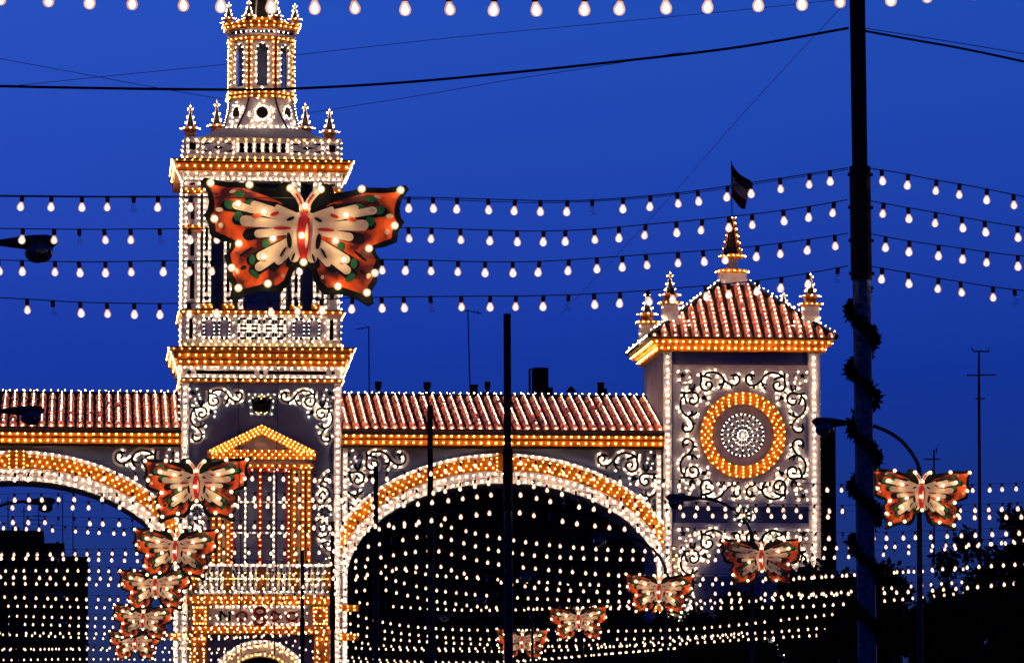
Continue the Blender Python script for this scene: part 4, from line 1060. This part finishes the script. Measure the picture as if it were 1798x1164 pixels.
# leafy garland spiralling round the nearest pole
def leaf_quad(mb, p, d, n, L, w, mi=0):
    s = d.cross(n).normalized(); mb.add([p, p + d * L * .5 + s * w, p + d * L, p + d * L * .5 - s * w], [(0, 1, 2, 3)], mi)
def garland(i, z0, z1, turns, dens, name_lab):
    t0, L, r = poles[i]; m = MB(); core = []
    n = int(turns * 90)
    for k in range(n):
        u = k / n; z = lerp(z0, z1, u); a = u * turns * 2 * math.pi + 1.0
        c = L(z); rr = r * 1.3 + .035
        core.append(c + Vector((math.cos(a) * rr, math.sin(a) * rr, 0)))
    m.tube(core, .035, 6)
    for k, p in enumerate(core):
        c = L(p.z); out = Vector((p.x - c.x, p.y - c.y, 0)).normalized()
        tang = (core[min(k + 1, len(core) - 1)] - core[max(k - 1, 0)]).normalized()
        bushy = .5 + .5 * math.sin(k * .21 + 1.0) ** 2
        for q in range(int(dens * (.5 + bushy))):
            d = (out * random.uniform(-.1, .55) + tang * random.uniform(-1.0, 1.0) + Vector((random.uniform(-.4, .4), random.uniform(-.4, .4), random.uniform(-1.1, .35)))).normalized()
            leaf_quad(m, p + Vector((0, 0, random.uniform(-.05, .05))), d, Vector((random.random() - .5, random.random() - .5, random.random() - .5)).normalized(), random.uniform(.04, .11) * (.5 + bushy), random.uniform(.014, .03))
    return tag(m.build('garland', 'garland', loc=core[0]), name_lab, 'garland', 'leafy garlands wound round the poles')
garland(0, EYE.z + 7.15, EYE.z + 1.0, 7.4, 9, 'dark ragged leaf garland spiralling down the big nearest pole')

# ================================================================== strings of bulbs across the avenue
PROF = [(-12, 8.75), (-6, 8.42), (-1.2, 8.36), (2, 8.34), (4.7, 8.34), (6.65, 8.32), (8.4, 8.45), (10.78, 8.8), (12.9, 8.34), (15.5, 8.12), (19, 8.05), (23, 8.10), (27, 8.3), (33, 8.8)]
_s = smooth_line([(x, z) for x, z in PROF[:8]], 8)[:-1] + smooth_line([(x, z) for x, z in PROF[7:]], 8)
def prof(x):
    for (xa, za), (xb, zb) in zip(_s, _s[1:]):
        if xa <= x <= xb: return lerp(za, zb, (x - xa) / (xb - xa))
    return _s[-1][1]
def pear(rad, segs, key_core, key_glow):
    m = MB()
    m.lathe((0, 0, 0), [(rad * .35, .0), (rad * .42, -rad * .35), (rad * .66, -rad * .8), (rad * .93, -rad * 1.35), (rad, -rad * 1.75), (rad * .86, -rad * 2.3), (rad * .5, -rad * 2.62), (.0005, -rad * 2.72)], segs, 1)
    m.lathe((0, 0, 0), [(rad * .1, -rad * .7), (rad * .42, -rad * 1.2), (rad * .62, -rad * 1.75), (rad * .46, -rad * 2.2), (rad * .1, -rad * 2.5)], segs, 0)
    return m.mesh('bulb', [key_core, key_glow], smooth=True)
BULB = {'near': pear(.0525, 12, 'b_core', 'b_glow'), 'far': pear(.056, 7, 'b_core', 'b_glow3'), 'near2': pear(.050, 12, 'b_core2', 'b_glow2'), 'far2': pear(.053, 7, 'b_core2', 'b_glow3')}
m = MB(); m.lathe((0, 0, 0), [(.02, 0), (.026, -.03), (.03, -.06), (.05, -.11), (.045, -.15), (.001, -.155)], 9, 0)
BULB['dead'] = m.mesh('bulb_unlit', 'clear', smooth=True)
m = MB(); m.lathe((0, 0, 0), [(.022, .014), (.031, .0), (.031, -.06), (.025, -.085)], 8); BULB['socket'] = m.mesh('socket', 'black_wire')
def light_string(pts, label, group, pitch=.382, near=False, dead=.04, deadset=(), start=None, r_wire=.008, tilt=True):
    """a cable with one socket and bulb every 0.38 m; the wire, each bulb and its socket are separate parts"""
    t = thing('light_string', label, 'string lights', pts[len(pts) // 2], group)
    MB().tube(pts, r_wire, 5).build('wire', 'black_wire', t)
    k = 0
    for q, d in resample(pts, pitch):
        k += 1
        u = (q - EYE); px = CX + F * u.dot(RGT) / u.dot(FWD)
        if px < -70 or px > 1870: continue
        q = q + d * random.uniform(-.05, .05)
        un = random.random() < dead
        s = bpy.data.objects.new('socket', BULB['socket']); COL.objects.link(s)
        b = bpy.data.objects.new('bulb', BULB['dead'] if un else BULB[('near' if near else 'far') + ('2' if random.random() < .28 else '')]); COL.objects.link(b)
        b.parent = t; b.location = q + Vector((0, 0, -.075)) - t.location
        b.rotation_euler = (random.uniform(-.12, .12), random.uniform(-.16, .16), random.uniform(0, 6))
        s.parent = b; s.location = (0, 0, .07)
    return t
ORD = ['topmost', 'second', 'third', 'lowest']
# the very near string along the top edge, from a pole out of view
d0 = 42.5
ctrl = [(-40, -34), (300, -22), (600, -17), (900, -14), (1150, -17), (1400, -24), (1600, -34), (1860, -56)]
light_string([P(x, y, d0) for x, y in smooth_line(ctrl, 6)], 'string of the largest bulbs cut by the top edge of the picture', 'bulb strings over the avenue', near=True, dead=.05)
# four strings tied to the nearest pole, both sides
near_l = [[(-30, 343), (150, 345), (300, 345), (520, 346), (740, 347), (890, 351), (985, 353), (1080, 349), (1200, 338), (1320, 321), (1412, 307), (1489, 295)],
          [(-30, 401), (150, 403), (300, 402), (520, 402), (710, 400), (850, 404), (950, 406), (1050, 402), (1150, 393), (1250, 384), (1340, 374), (1420, 363), (1488, 351)],
          [(-30, 456), (150, 460), (300, 458), (520, 457), (700, 456), (850, 460), (950, 459), (1050, 453), (1150, 446), (1240, 440), (1340, 431), (1430, 419), (1489, 410)],
          [(-30, 521), (60, 526), (150, 531), (300, 533), (500, 528), (630, 523), (740, 521), (850, 520), (960, 519), (1080, 514), (1200, 505), (1300, 496), (1400, 483), (1489, 467)]]
near_r = [[(1528, 296), (1580, 304), (1640, 316), (1710, 328), (1790, 344), (1850, 356)], [(1528, 353), (1600, 366), (1680, 380), (1760, 394), (1850, 408)],
          [(1529, 411), (1600, 424), (1680, 435), (1760, 446), (1850, 455)], [(1530, 468), (1600, 480), (1680, 494), (1760, 506), (1850, 516)]]
for i in range(4):
    light_string([P(x, y, 70.0) for x, y in smooth_line(near_l[i], 5)], ['topmost', 'second from top', 'second lowest', 'lowest'][i] + ' of four big bulb strings running from garlanded pole across belfry', 'bulb strings over the avenue', near=True, dead=.06)
    light_string([P(x, y, 70.0) for x, y in smooth_line(near_r[i], 5)], ['topmost', 'second from top', 'second lowest', 'lowest'][i] + ' of four short bulb strings from garlanded pole to picture edge', 'bulb strings over the avenue', near=True, dead=.03)
WHERE = {128.0: 'tied to the tall pole before the arch crown', 157.0: 'tied to the second tallest pole left of the arch crown', 186.0: 'tied to the pole before the foot of the wide arch', 219.0: 'tied to the thin pole by the doorcase', 250.0: 'tied to the thinnest pole by the balcony', 279.0: 'hanging closest to the gate'}
for d in POLE_D[1:] + [279.0]:
    for i in range({128.0: 4, 157.0: 4, 186.0: 3, 219.0: 4, 250.0: 2, 279.0: 2}[d]):
        ph, am = random.uniform(0, 6), random.uniform(.02, .07); dz = -.455 * i + random.uniform(-.09, .09) - (.3 if d == 250 else 0); tl = random.uniform(-.012, .012); sg = random.uniform(.75, 1.35); ofs = random.uniform(0, .38)
        jit = random.uniform(-.05, .08)
        pts = []
        xs = [-12 + 45 * k / 90 for k in range(91)]
        for x_ in xs:
            w = min(1, abs(x_ - POLE_X) / 4)
            pts.append(Vector((x_ + ofs * .0, d + random.uniform(-.01, .01), EYE.z + 8.8 + (prof(x_) - 8.8) * sg + tl * (x_ - POLE_X) + dz + w * (am * math.sin(x_ * .45 + ph) + jit))))
        light_string(pts, ORD[i] + ' far bulb string ' + WHERE[d], 'bulb strings over the avenue', dead=.05, r_wire=.006)

# ================================================================== street lamps
def lamp(px_head, d, side, label, X=None):
    """a post with a swan-neck arm and a cobra-head lantern; side=+1: arm reaches to smaller X"""
    X = X if X is not None else None
    t = thing('street_lamp', label, 'street lamp', (X, d, 0), 'street lamps along the avenue')
    zt_ = EYE.z + 7.0
    MB().tube([(X, d, 0), (X, d, 3.5), (X, d, zt_)], .085, 8, taper=.055).build('post', 'lampshell', t)
    arm = smooth_line([(X, d, zt_), (X - side * .14, d, zt_ + .28), (X - side * .45, d, zt_ + .62), (X - side * .93, d, zt_ + .86), (X - side * 1.45, d, zt_ + .94)], 4)
    MB().tube(arm, .04, 7).build('arm', 'lampshell', t)
    hd = MB(); prof_ = [(0, .04, .04), (.12, .075, .06), (.3, .13, .085), (.5, .17, .11), (.68, .165, .115), (.8, .12, .09), (.87, .03, .03)]
    vs, n = [], 10
    for u, w, h in prof_:
        for q in range(n):
            a = q * 2 * math.pi / n; zz = math.sin(a); hh = h * (1.0 if zz > 0 else 1.2)
            vs.append((X - side * (1.42 + u), d + w * math.cos(a), zt_ + .93 + .03 * u + hh * zz * .9))
    hd.add(vs, [(i * n + q, i * n + (q + 1) % n, (i + 1) * n + (q + 1) % n, (i + 1) * n + q) for i in range(len(prof_) - 1) for q in range(n)] + [tuple(range(n)), tuple((len(prof_) - 1) * n + q for q in range(n))])
    ho = hd.build('lamp_head', 'lampshell', t, smooth=True)
    bl = MB(); bl.lathe((X - side * 2.02, d, zt_ + .75), [(.02, -.11), (.10, -.10), (.17, -.05), (.205, .03), (.20, .16)], 10); bl.build('diffuser', 'glass', ho, smooth=True)
    return t
rd = [105, 132, 152, 178, 198, 219]
for i, d in enumerate(rd):
    lamp(None, d + .35, 1, ['street lamp with arm curving behind the garlanded pole', 'street lamp whose head overlaps the corner of the rosette tower', 'street lamp behind the butterfly at the arch foot', 'street lamp behind the higher small butterfly under the arch', 'street lamp behind the lower small butterfly under the arch', 'furthest street lamp in the dark of the arch'][i], 17.62)
for i, d in enumerate([71.9, 103.5, 135.4, 166, 197, 227]):
    lamp(None, d, -1, ['largest lamp head, poking in at the picture edge beside the belfry', 'lamp head against the tiled roof of the side wing', 'lamp head hanging in the sky under the side arch', 'lamp lost in the dark block below the side arch', 'smaller lamp lost in the dark block below the side arch', 'smallest lamp low in the side arch'][i], [-2.75, -3.2, -3.15, -3.15, -3.1, -3.1][i])

# ================================================================== butterfly signs
U = .001571
def bx(x, y): return (x * U, -(y - 545) * U)
OUTL = [(0, 330), (55, 300), (70, 225), (100, 180), (150, 166), (186, 190), (205, 232), (300, 214), (420, 184), (560, 182), (690, 158), (716, 185), (668, 258), (655, 320), (664, 380), (690, 415), (652, 478), (642, 553), (560, 588), (492, 602), (502, 640), (540, 690), (516, 760), (512, 840), (478, 898), (494, 985), (458, 1005), (380, 960), (270, 925), (150, 935), (98, 880), (66, 790), (40, 752), (0, 758)]
ORNG = [(62, 395), (105, 352), (160, 300), (250, 262), (335, 236), (425, 208), (560, 206), (655, 190), (690, 182), (648, 250), (630, 320), (634, 380), (655, 415), (622, 470), (616, 530), (540, 560), (466, 592), (474, 640), (508, 690), (490, 760), (486, 830), (452, 890), (462, 960), (385, 930), (270, 897), (170, 905), (116, 860), (88, 780), (58, 715)]
FEA = [((470, 345), (70, 435), 27, 20), ((345, 335), (80, 405), 26, 22), ((185, 345), (60, 400), 16, 20), ((405, 450), (70, 470), 38, 26), ((312, 535), (60, 500), 29, 26),
       ((300, 765), (60, 590), 30, 30), ((292, 690), (60, 560), 30, 30), ((168, 720), (50, 600), 26, 24), ((62, 690), (40, 560), 34, 30)]
SHAD = [((540, 350), (300, 390), 34, 30), ((380, 315), (180, 340), 28, 24), ((455, 440), (250, 450), 40, 40), ((380, 545), (160, 500), 40, 36), ((330, 790), (120, 640), 42, 40), ((352, 720), (150, 600), 38, 30), ((205, 755), (90, 640), 34, 30), ((90, 735), (50, 600), 28, 24), ((205, 328), (90, 380), 22, 20)]
def cap(tip, root, r1, r0, n=6):
    (x1, y1), (x0, y0) = tip, root; a = math.atan2(y1 - y0, x1 - x0); out = []
    for k in range(n + 1):
        t = a - math.pi / 2 + math.pi * k / n; out.append((x1 + r1 * math.cos(t), y1 + r1 * math.sin(t)))
    for k in range(n + 1):
        t = a + math.pi / 2 + math.pi * k / n; out.append((x0 + r0 * math.cos(t), y0 + r0 * math.sin(t)))
    return out
def ell(cx, cy, rx_, ry_, deg, n=14):
    c, s = math.cos(R(deg)), math.sin(R(deg)); return [(cx + rx_ * math.cos(q) * c - ry_ * math.sin(q) * s, cy + rx_ * math.cos(q) * s + ry_ * math.sin(q) * c) for q in [2 * math.pi * i / n for i in range(n)]]
_w = (330, 545)
ORNG = [(_w[0] + (x - _w[0]) * .955, _w[1] + (y - _w[1]) * .955) for x, y in ORNG]
def mir(poly): return [(-x, y) for x, y in poly][::-1]
BF_B = [(652, 205), (385, 207), (105, 220), (460, 342), (282, 392), (618, 452), (214, 572), (446, 616), (275, 702), (490, 785), (240, 885), (440, 922)]
def layer(mb, poly, lev_, thick=.004): mb.prism([bx(*p) for p in poly], -.03 - lev_, -.03 - lev_ + thick)
bulb_bf = MB(); bulb_bf.lathe((0, 0, 0), [(.001, .056), (.026, .047), (.043, .018), (.045, -.01), (.027, -.05), (.02, -.06)], 12, 1); bulb_bf.lathe((0, 0, 0), [(.001, .040), (.016, .032), (.024, .008), (.017, -.02), (.001, -.03)], 10, 0)
bulb_bf.v = [(x, -z, y) for x, y, z in bulb_bf.v]
BFM = bulb_bf.mesh('sign_bulb', ['b_bf', 'b_bfg'], smooth=True)
m = MB(); m.lathe((0, 0, 0), [(.001, .05), (.03, .04), (.044, .01), (.03, -.04), (.02, -.055)], 10, 0); m.v = [(x, -z, y) for x, y, z in m.v]; BFD = m.mesh('sign_bulb_unlit', 'clear', smooth=True)
BF_LOC = [(x, y) for x, y in BF_B] + [(-x, y) for x, y in BF_B] + [(0, 340), (-18, 545), (0, 728)]
def make_butterfly():
    t = thing('butterfly_sign', 'x', 'butterfly sign', (0, 0, 0), 'painted butterfly signs set with bulbs')
    full = OUTL + mir(OUTL)[1:-1]
    MB().prism([bx(*p) for p in full], -.02, .035).build('backing_panel', 'bf_back', t)
    for s in (0, 1):
        f = (lambda p: p) if s == 0 else mir
        o = MB(); layer(o, f(ORNG), .0); wing = o.build('wing', 'bf_orange', t)
        for k, q in enumerate(SHAD): m = MB(); layer(m, f(cap(*q)), .005 + .0004 * k); m.build('dark_lobe', 'bf_black', wing)
        for k, q in enumerate(((455, 265, 42, 22, -8), (515, 340, 40, 30, -20), (375, 325, 40, 26, 10), (452, 420, 32, 34, 0), (258, 600, 28, 30, 0), (350, 715, 22, 36, 0), (330, 815, 40, 22, -40))): m = MB(); layer(m, f(ell(*q)), .012 + .0004 * k); m.build('green_spot', 'bf_green', wing)
        for k, q in enumerate(FEA):
            m = MB(); layer(m, f(cap(*q)), .018 + .0006 * k); m.build('feather', 'bf_cream', wing)
        m = MB(); layer(m, f([(0, 365), (70, 385), (130, 420), (150, 480), (120, 540), (110, 620), (60, 690), (0, 690)]), .0245); m.build('wing_root', 'bf_cream', wing)
        for k, q in enumerate(((205, 395, 32, 13, 20), (150, 492, 62, 12, 2), (275, 715, 22, 12, -20))): m = MB(); layer(m, f(ell(*q)), .030 + .0004 * k); m.build('red_streak', 'bf_red', wing)
        m = MB(); layer(m, f(ell(325, 412, 38, 15, 12)), .030); m.build('orange_streak', 'bf_orange', wing)
        for k, q in enumerate(((100, 575, 17, 56, 8), (95, 425, 30, 11, 25), (392, 665, 58, 11, 38), (408, 775, 22, 14, 30), (70, 690, 8, 30, -20), (140, 655, 8, 40, -30))): m = MB(); layer(m, f(ell(*q)), .030 + .0004 * k); m.build('black_mark', 'bf_black', wing)
        for k, q in enumerate(((497, 250, 24, 11, 20), (585, 380, 26, 15, 0), (570, 490, 16, 20, 20), (450, 800, 14, 20, 20), (135, 820, 12, 14, 0))): m = MB(); layer(m, f(ell(*q)), .030 + .0004 * k); m.build('pale_spot', 'bf_cream', wing)
        m = MB(); q = bx; an = [(14, 345), (28, 300), (62, 250), (105, 205)]; an = an if s == 0 else [(-a, b) for a, b in an]
        m.tube([(q(a, b)[0], -.045, q(a, b)[1]) for a, b in smooth_line(an, 3)], .036, 6, flat=.45); an_o = m.build('antenna', 'bf_cream', t)
        m = MB(); m.tube([(q(a, b)[0], -.064, q(a, b)[1]) for a, b in smooth_line(an[:-1], 3)], .012, 5, flat=.45); m.build('antenna_stripe', 'bf_red', an_o)
    m = MB(); layer(m, [(0, 720), (22, 690), (40, 600), (46, 500), (36, 420), (14, 390), (-14, 390), (-36, 420), (-46, 500), (-40, 600), (-22, 690)][::-1], .040, .012); body = m.build('body', 'bf_red', t)
    m = MB(); layer(m, ell(18, 540, 11, 88, 1), .044); m.build('body_stripe', 'bf_cream', body)
    m = MB(); layer(m, ell(0, 350, 40, 46, 0), .034); hd = m.build('head', 'bf_cream', t)
    m = MB(); layer(m, ell(0, 372, 26, 16, 0), .042); m.build('mouth', 'bf_red', hd)
    for x_, y_ in BF_LOC:
        b = bpy.data.objects.new('bulb', BFM); COL.objects.link(b); b.parent = t; q = bx(x_, y_); b.location = (q[0], -.135, q[1])
    return t
proto = make_butterfly()
kids = {}
for o in COL.objects:
    if o.parent: kids.setdefault(o.parent.name, []).append(o)
def copy_tree(o, parent=None):
    c = o.copy(); COL.objects.link(c); c.parent = parent
    for ch in kids.get(o.name, []): copy_tree(ch, c)
    return c
BFS = [(533, 417, 53.7, 1.5, 'largest butterfly sign, hanging before the belfry'), (345, 855, 101, -1.0, 'butterfly sign beside the pediment, uppermost of the overlapping column of butterflies'), (308, 968, 125.5, .8, 'second butterfly down the overlapping column before the gate tower'),
       (273, 1032, 148, -2, 'third butterfly down the overlapping column, half behind another'), (251, 1090, 175, 2, 'fourth butterfly down the overlapping column, half behind another'), (237, 1130, 203, -1, 'lowest and smallest butterfly of the overlapping column'),
       (1617, 872, 105, 1, 'butterfly sign on the lamp post just past the garlanded pole'), (1337, 984, 132, -.5, 'dim butterfly with several dead bulbs below the rosette tower'), (1157, 1040, 152, 1.5, 'butterfly sign at the foot of the wide arch'),
       (1016, 1092, 178, -2, 'small butterfly sign under the wide arch, higher of the overlapping pair'), (917, 1128, 199, 1, 'small butterfly sign low under the arch, partly behind the tall pole')]
for i, (px, py, d, roll, lab) in enumerate(BFS):
    if i == len(BFS) - 1: o = proto
    else: o = copy_tree(proto)
    o.location = P(px, py, d); o.rotation_euler = (R(random.uniform(-2, 2)), R(roll), R(random.uniform(-5, 5))); o['label'] = lab
    ch = [c for c in COL.objects if c.parent == o and c.type == 'MESH' and c.data == BFM]
    deadn = 12 if i == 7 else random.choice((0, 0, 1, 1, 2))
    for c in random.sample(ch, deadn): c.data = BFD
    if i < 6:
        # hangers up to a thin span cable, and the two feed wires of the largest sign
        p = P(px, py, d)
        t = thing('span_cable', ['thin span cable carrying the largest butterfly', 'thin span cable above the butterfly by the pediment', 'thin span cable carrying the second butterfly of the column', 'thin span cable carrying the third butterfly of the column', 'thin span cable carrying the fourth butterfly of the column', 'thin span cable carrying the lowest butterfly of the column'][i], 'cable', (p.x, d + .08, p.z + .62), 'span cables')
        if i == 0:
            cc = [(-60, 345, 50), (300, 347, 52.5), (535, 348, 53.8), (740, 350, 57.3), (985, 356, 61.4), (1200, 341, 65), (1412, 310, 68.6), (1489, 298, 69.9)]
            MB().tube(smooth_line([tuple(P(*c_)) for c_ in cc], 4), .005, 4).build('wire', 'black_wire', t)
        else:
            de = min(POLE_D[1:], key=lambda v: abs(v - d - 8))
            MB().tube([(-12, d - 4, p.z + .6), (p.x, d + .08, p.z + .475), (POLE_X - .12, de, p.z + .9)], .004, 4).build('wire', 'black_wire', t)
# two feed wires from the largest butterfly to the ground
for xa, xb, lab in ((418, 424, 'thin feed wire hanging in front of the gate tower, nearer the scroll with the star'), (490, 482, 'thin feed wire hanging before the middle of the gate tower pediment')):
    a, b = P(xa, 540, 53.9), P(xb, 1180, 53.9); n = 14
    e = a + (b - a) * (a.z / (a.z - b.z))
    pts = [a.lerp(e, k / n) + Vector((random.uniform(-.008, .008), 0, 0)) for k in range(n + 1)]
    pts = [P(533, 462, 53.76)] + pts
    tag(MB().tube(pts, .0042, 4).build('feed_wire', 'black_wire', loc=pts[0]), lab, 'cable', 'hanging feed wires')

# ================================================================== bare cables across the sky
def cable(ctrl, d, r, label):
    ds = d if isinstance(d, (list, tuple)) else [d] * len(ctrl)
    c3 = [tuple(P(x, y, q)) for (x, y), q in zip(ctrl, ds)]
    tag(MB().tube(smooth_line(c3, 6), r, 5).build('cable', 'black_wire', loc=c3[0]), label, 'cable', 'bare cables across the sky')
cable([(-40, 151), (150, 155), (390, 158), (520, 156), (700, 146), (900, 128), (1100, 107), (1300, 83), (1490, 50)], 70.1, .02, 'thick black cable sagging from the nearest pole across the lantern of the belfry')
cable([(1518, 55), (1600, 70), (1700, 88), (1850, 120)], 70.1, .018, 'thick black cable from the nearest pole to the picture edge')
cable([(1518, 50), (1620, 66), (1720, 82), (1850, 104)], 70.2, .006, 'thin wire just above the thick cable beyond the nearest pole')
cable([(-40, 96), (100, 122), (250, 150), (410, 178), (480, 190)], 330, .021, 'thin wire falling towards the lantern base from the sky edge')
cable([(-40, 158), (200, 133), (400, 113), (540, 95), (800, 66), (1000, 47), (1200, 28), (1400, 8), (1520, -6)], 335, .021, 'long thin wire rising behind the lantern across the whole sky')
cable([(470, 210), (585, 192), (750, 166), (900, 140), (1050, 117), (1200, 92)], 335, .021, 'thin wire running from the lantern base up into the sky')
cable([(1487, 3), (1400, 96), (1300, 205), (1200, 320), (1100, 430), (985, 552)], [70.2, 80, 92, 105, 118, 128], .0045, 'faint slanting wire from the nearest pole down to the second pole')

# ================================================================== trees
def tree(x_, y_, h, cr, nleaf, label, cat='tree', lsz=.16, seed=0):
    rnd = random.Random(seed * 31 + int(x_ * 7) + int(y_))
    t = thing('street_tree', label, cat, (x_, y_, 0), 'dark trees lining the avenue')
    tr = MB(); tr.tube([(x_, y_, 0), (x_ + .1, y_, h * .3), (x_ - .05, y_ + .1, h * .62)], .22, 7, taper=.12)
    cl = []
    for k in range(9):
        a = rnd.uniform(0, 6.28); rr = cr * rnd.uniform(.25, .8); z = h * rnd.uniform(.55, .9)
        c = Vector((x_ + rr * math.cos(a), y_ + rr * math.sin(a), z)); cl.append((c, cr * rnd.uniform(.32, .52)))
        tr.tube([(x_, y_, h * rnd.uniform(.35, .6)), (x_ + .4 * (c.x - x_), y_ + .4 * (c.y - y_), h * .62), tuple(c)], .07, 5, taper=.02)
    cl.append((Vector((x_, y_, h * .84)), cr * .5))
    tr.build('trunk', 'bark', t)
    m = MB()
    for k in range(nleaf):
        c, rr = rnd.choice(cl); d = Vector((rnd.gauss(0, 1), rnd.gauss(0, 1), rnd.gauss(0, .8))).normalized() * rr * rnd.uniform(.3, 1.08) ** .6
        p = c + d; q = Vector((rnd.gauss(0, 1), rnd.gauss(0, 1), rnd.gauss(0, 1) - .4)).normalized()
        leaf_quad(m, p, q, Vector((rnd.gauss(0, 1), rnd.gauss(0, 1), rnd.gauss(0, 1))).normalized(), lsz * rnd.uniform(.7, 1.7), lsz * rnd.uniform(.22, .45))
    m.build('crown', 'leaf', t)
def tree_px(px, ytop, d, wpx, nleaf, label, lsz=.16, seed=0):
    p = P(px, ytop, d); tree(p.x, d, p.z / .98, wpx * d / F / 2, nleaf, label, lsz=lsz, seed=seed)
row_t = [(1840, 985, 150, 190, 'dark tree filling the lower picture corner'), (1755, 1002, 163, 170, 'dark tree next to the one in the lower picture corner'), (1670, 1018, 176, 160, 'dark tree below the far end of the butterfly lamp'), (1590, 1042, 190, 150, 'dark tree low beside the garlanded pole, on its street side'), (1505, 1075, 206, 150, 'dark tree behind the foot of the garlanded pole'), (1425, 1098, 224, 140, 'dark tree low between the dim butterfly and the garlanded pole'), (1345, 1118, 240, 130, 'dark tree below the dim butterfly')]
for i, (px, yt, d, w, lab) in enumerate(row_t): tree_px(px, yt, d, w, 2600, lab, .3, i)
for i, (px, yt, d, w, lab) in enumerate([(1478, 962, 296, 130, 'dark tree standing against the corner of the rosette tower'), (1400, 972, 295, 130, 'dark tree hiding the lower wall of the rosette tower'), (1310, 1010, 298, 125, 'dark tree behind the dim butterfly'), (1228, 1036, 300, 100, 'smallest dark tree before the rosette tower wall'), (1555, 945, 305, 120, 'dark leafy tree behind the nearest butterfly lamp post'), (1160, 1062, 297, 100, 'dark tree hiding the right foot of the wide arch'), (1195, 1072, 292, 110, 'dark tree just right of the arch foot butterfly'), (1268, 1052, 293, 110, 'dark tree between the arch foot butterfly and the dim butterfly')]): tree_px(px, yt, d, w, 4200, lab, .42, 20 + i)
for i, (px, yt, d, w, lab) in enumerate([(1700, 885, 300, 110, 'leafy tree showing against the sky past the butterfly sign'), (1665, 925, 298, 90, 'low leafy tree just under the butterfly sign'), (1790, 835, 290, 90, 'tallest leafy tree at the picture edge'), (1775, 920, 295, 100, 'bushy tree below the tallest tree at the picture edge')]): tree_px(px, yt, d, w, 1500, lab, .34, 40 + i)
# long dark awning of the fair booths below the trees
p0, p1 = Vector((36, 120, 0)), Vector((36, 260, 0))
for i in range(7):
    y0 = 118 + i * 20
    t = thing('fair_booth', 'dark canvas fair booth under the trees, ' + ['nearest the corner', 'second along the row', 'third along the row', 'fourth along the row', 'fifth along the row', 'sixth along the row', 'furthest along the row'][i], 'booth', (39, y0 + 9, 0), 'fair booths along the avenue')
    MB().box(36, 42, y0, y0 + 18, .0, 4.6).build('body', 'building', t)
    MB().prism([(35.4, 4.603), (42.6, 4.603), (39, 6.6)], y0 - .3, y0 + 18.3).build('canvas_roof', 'building', t)
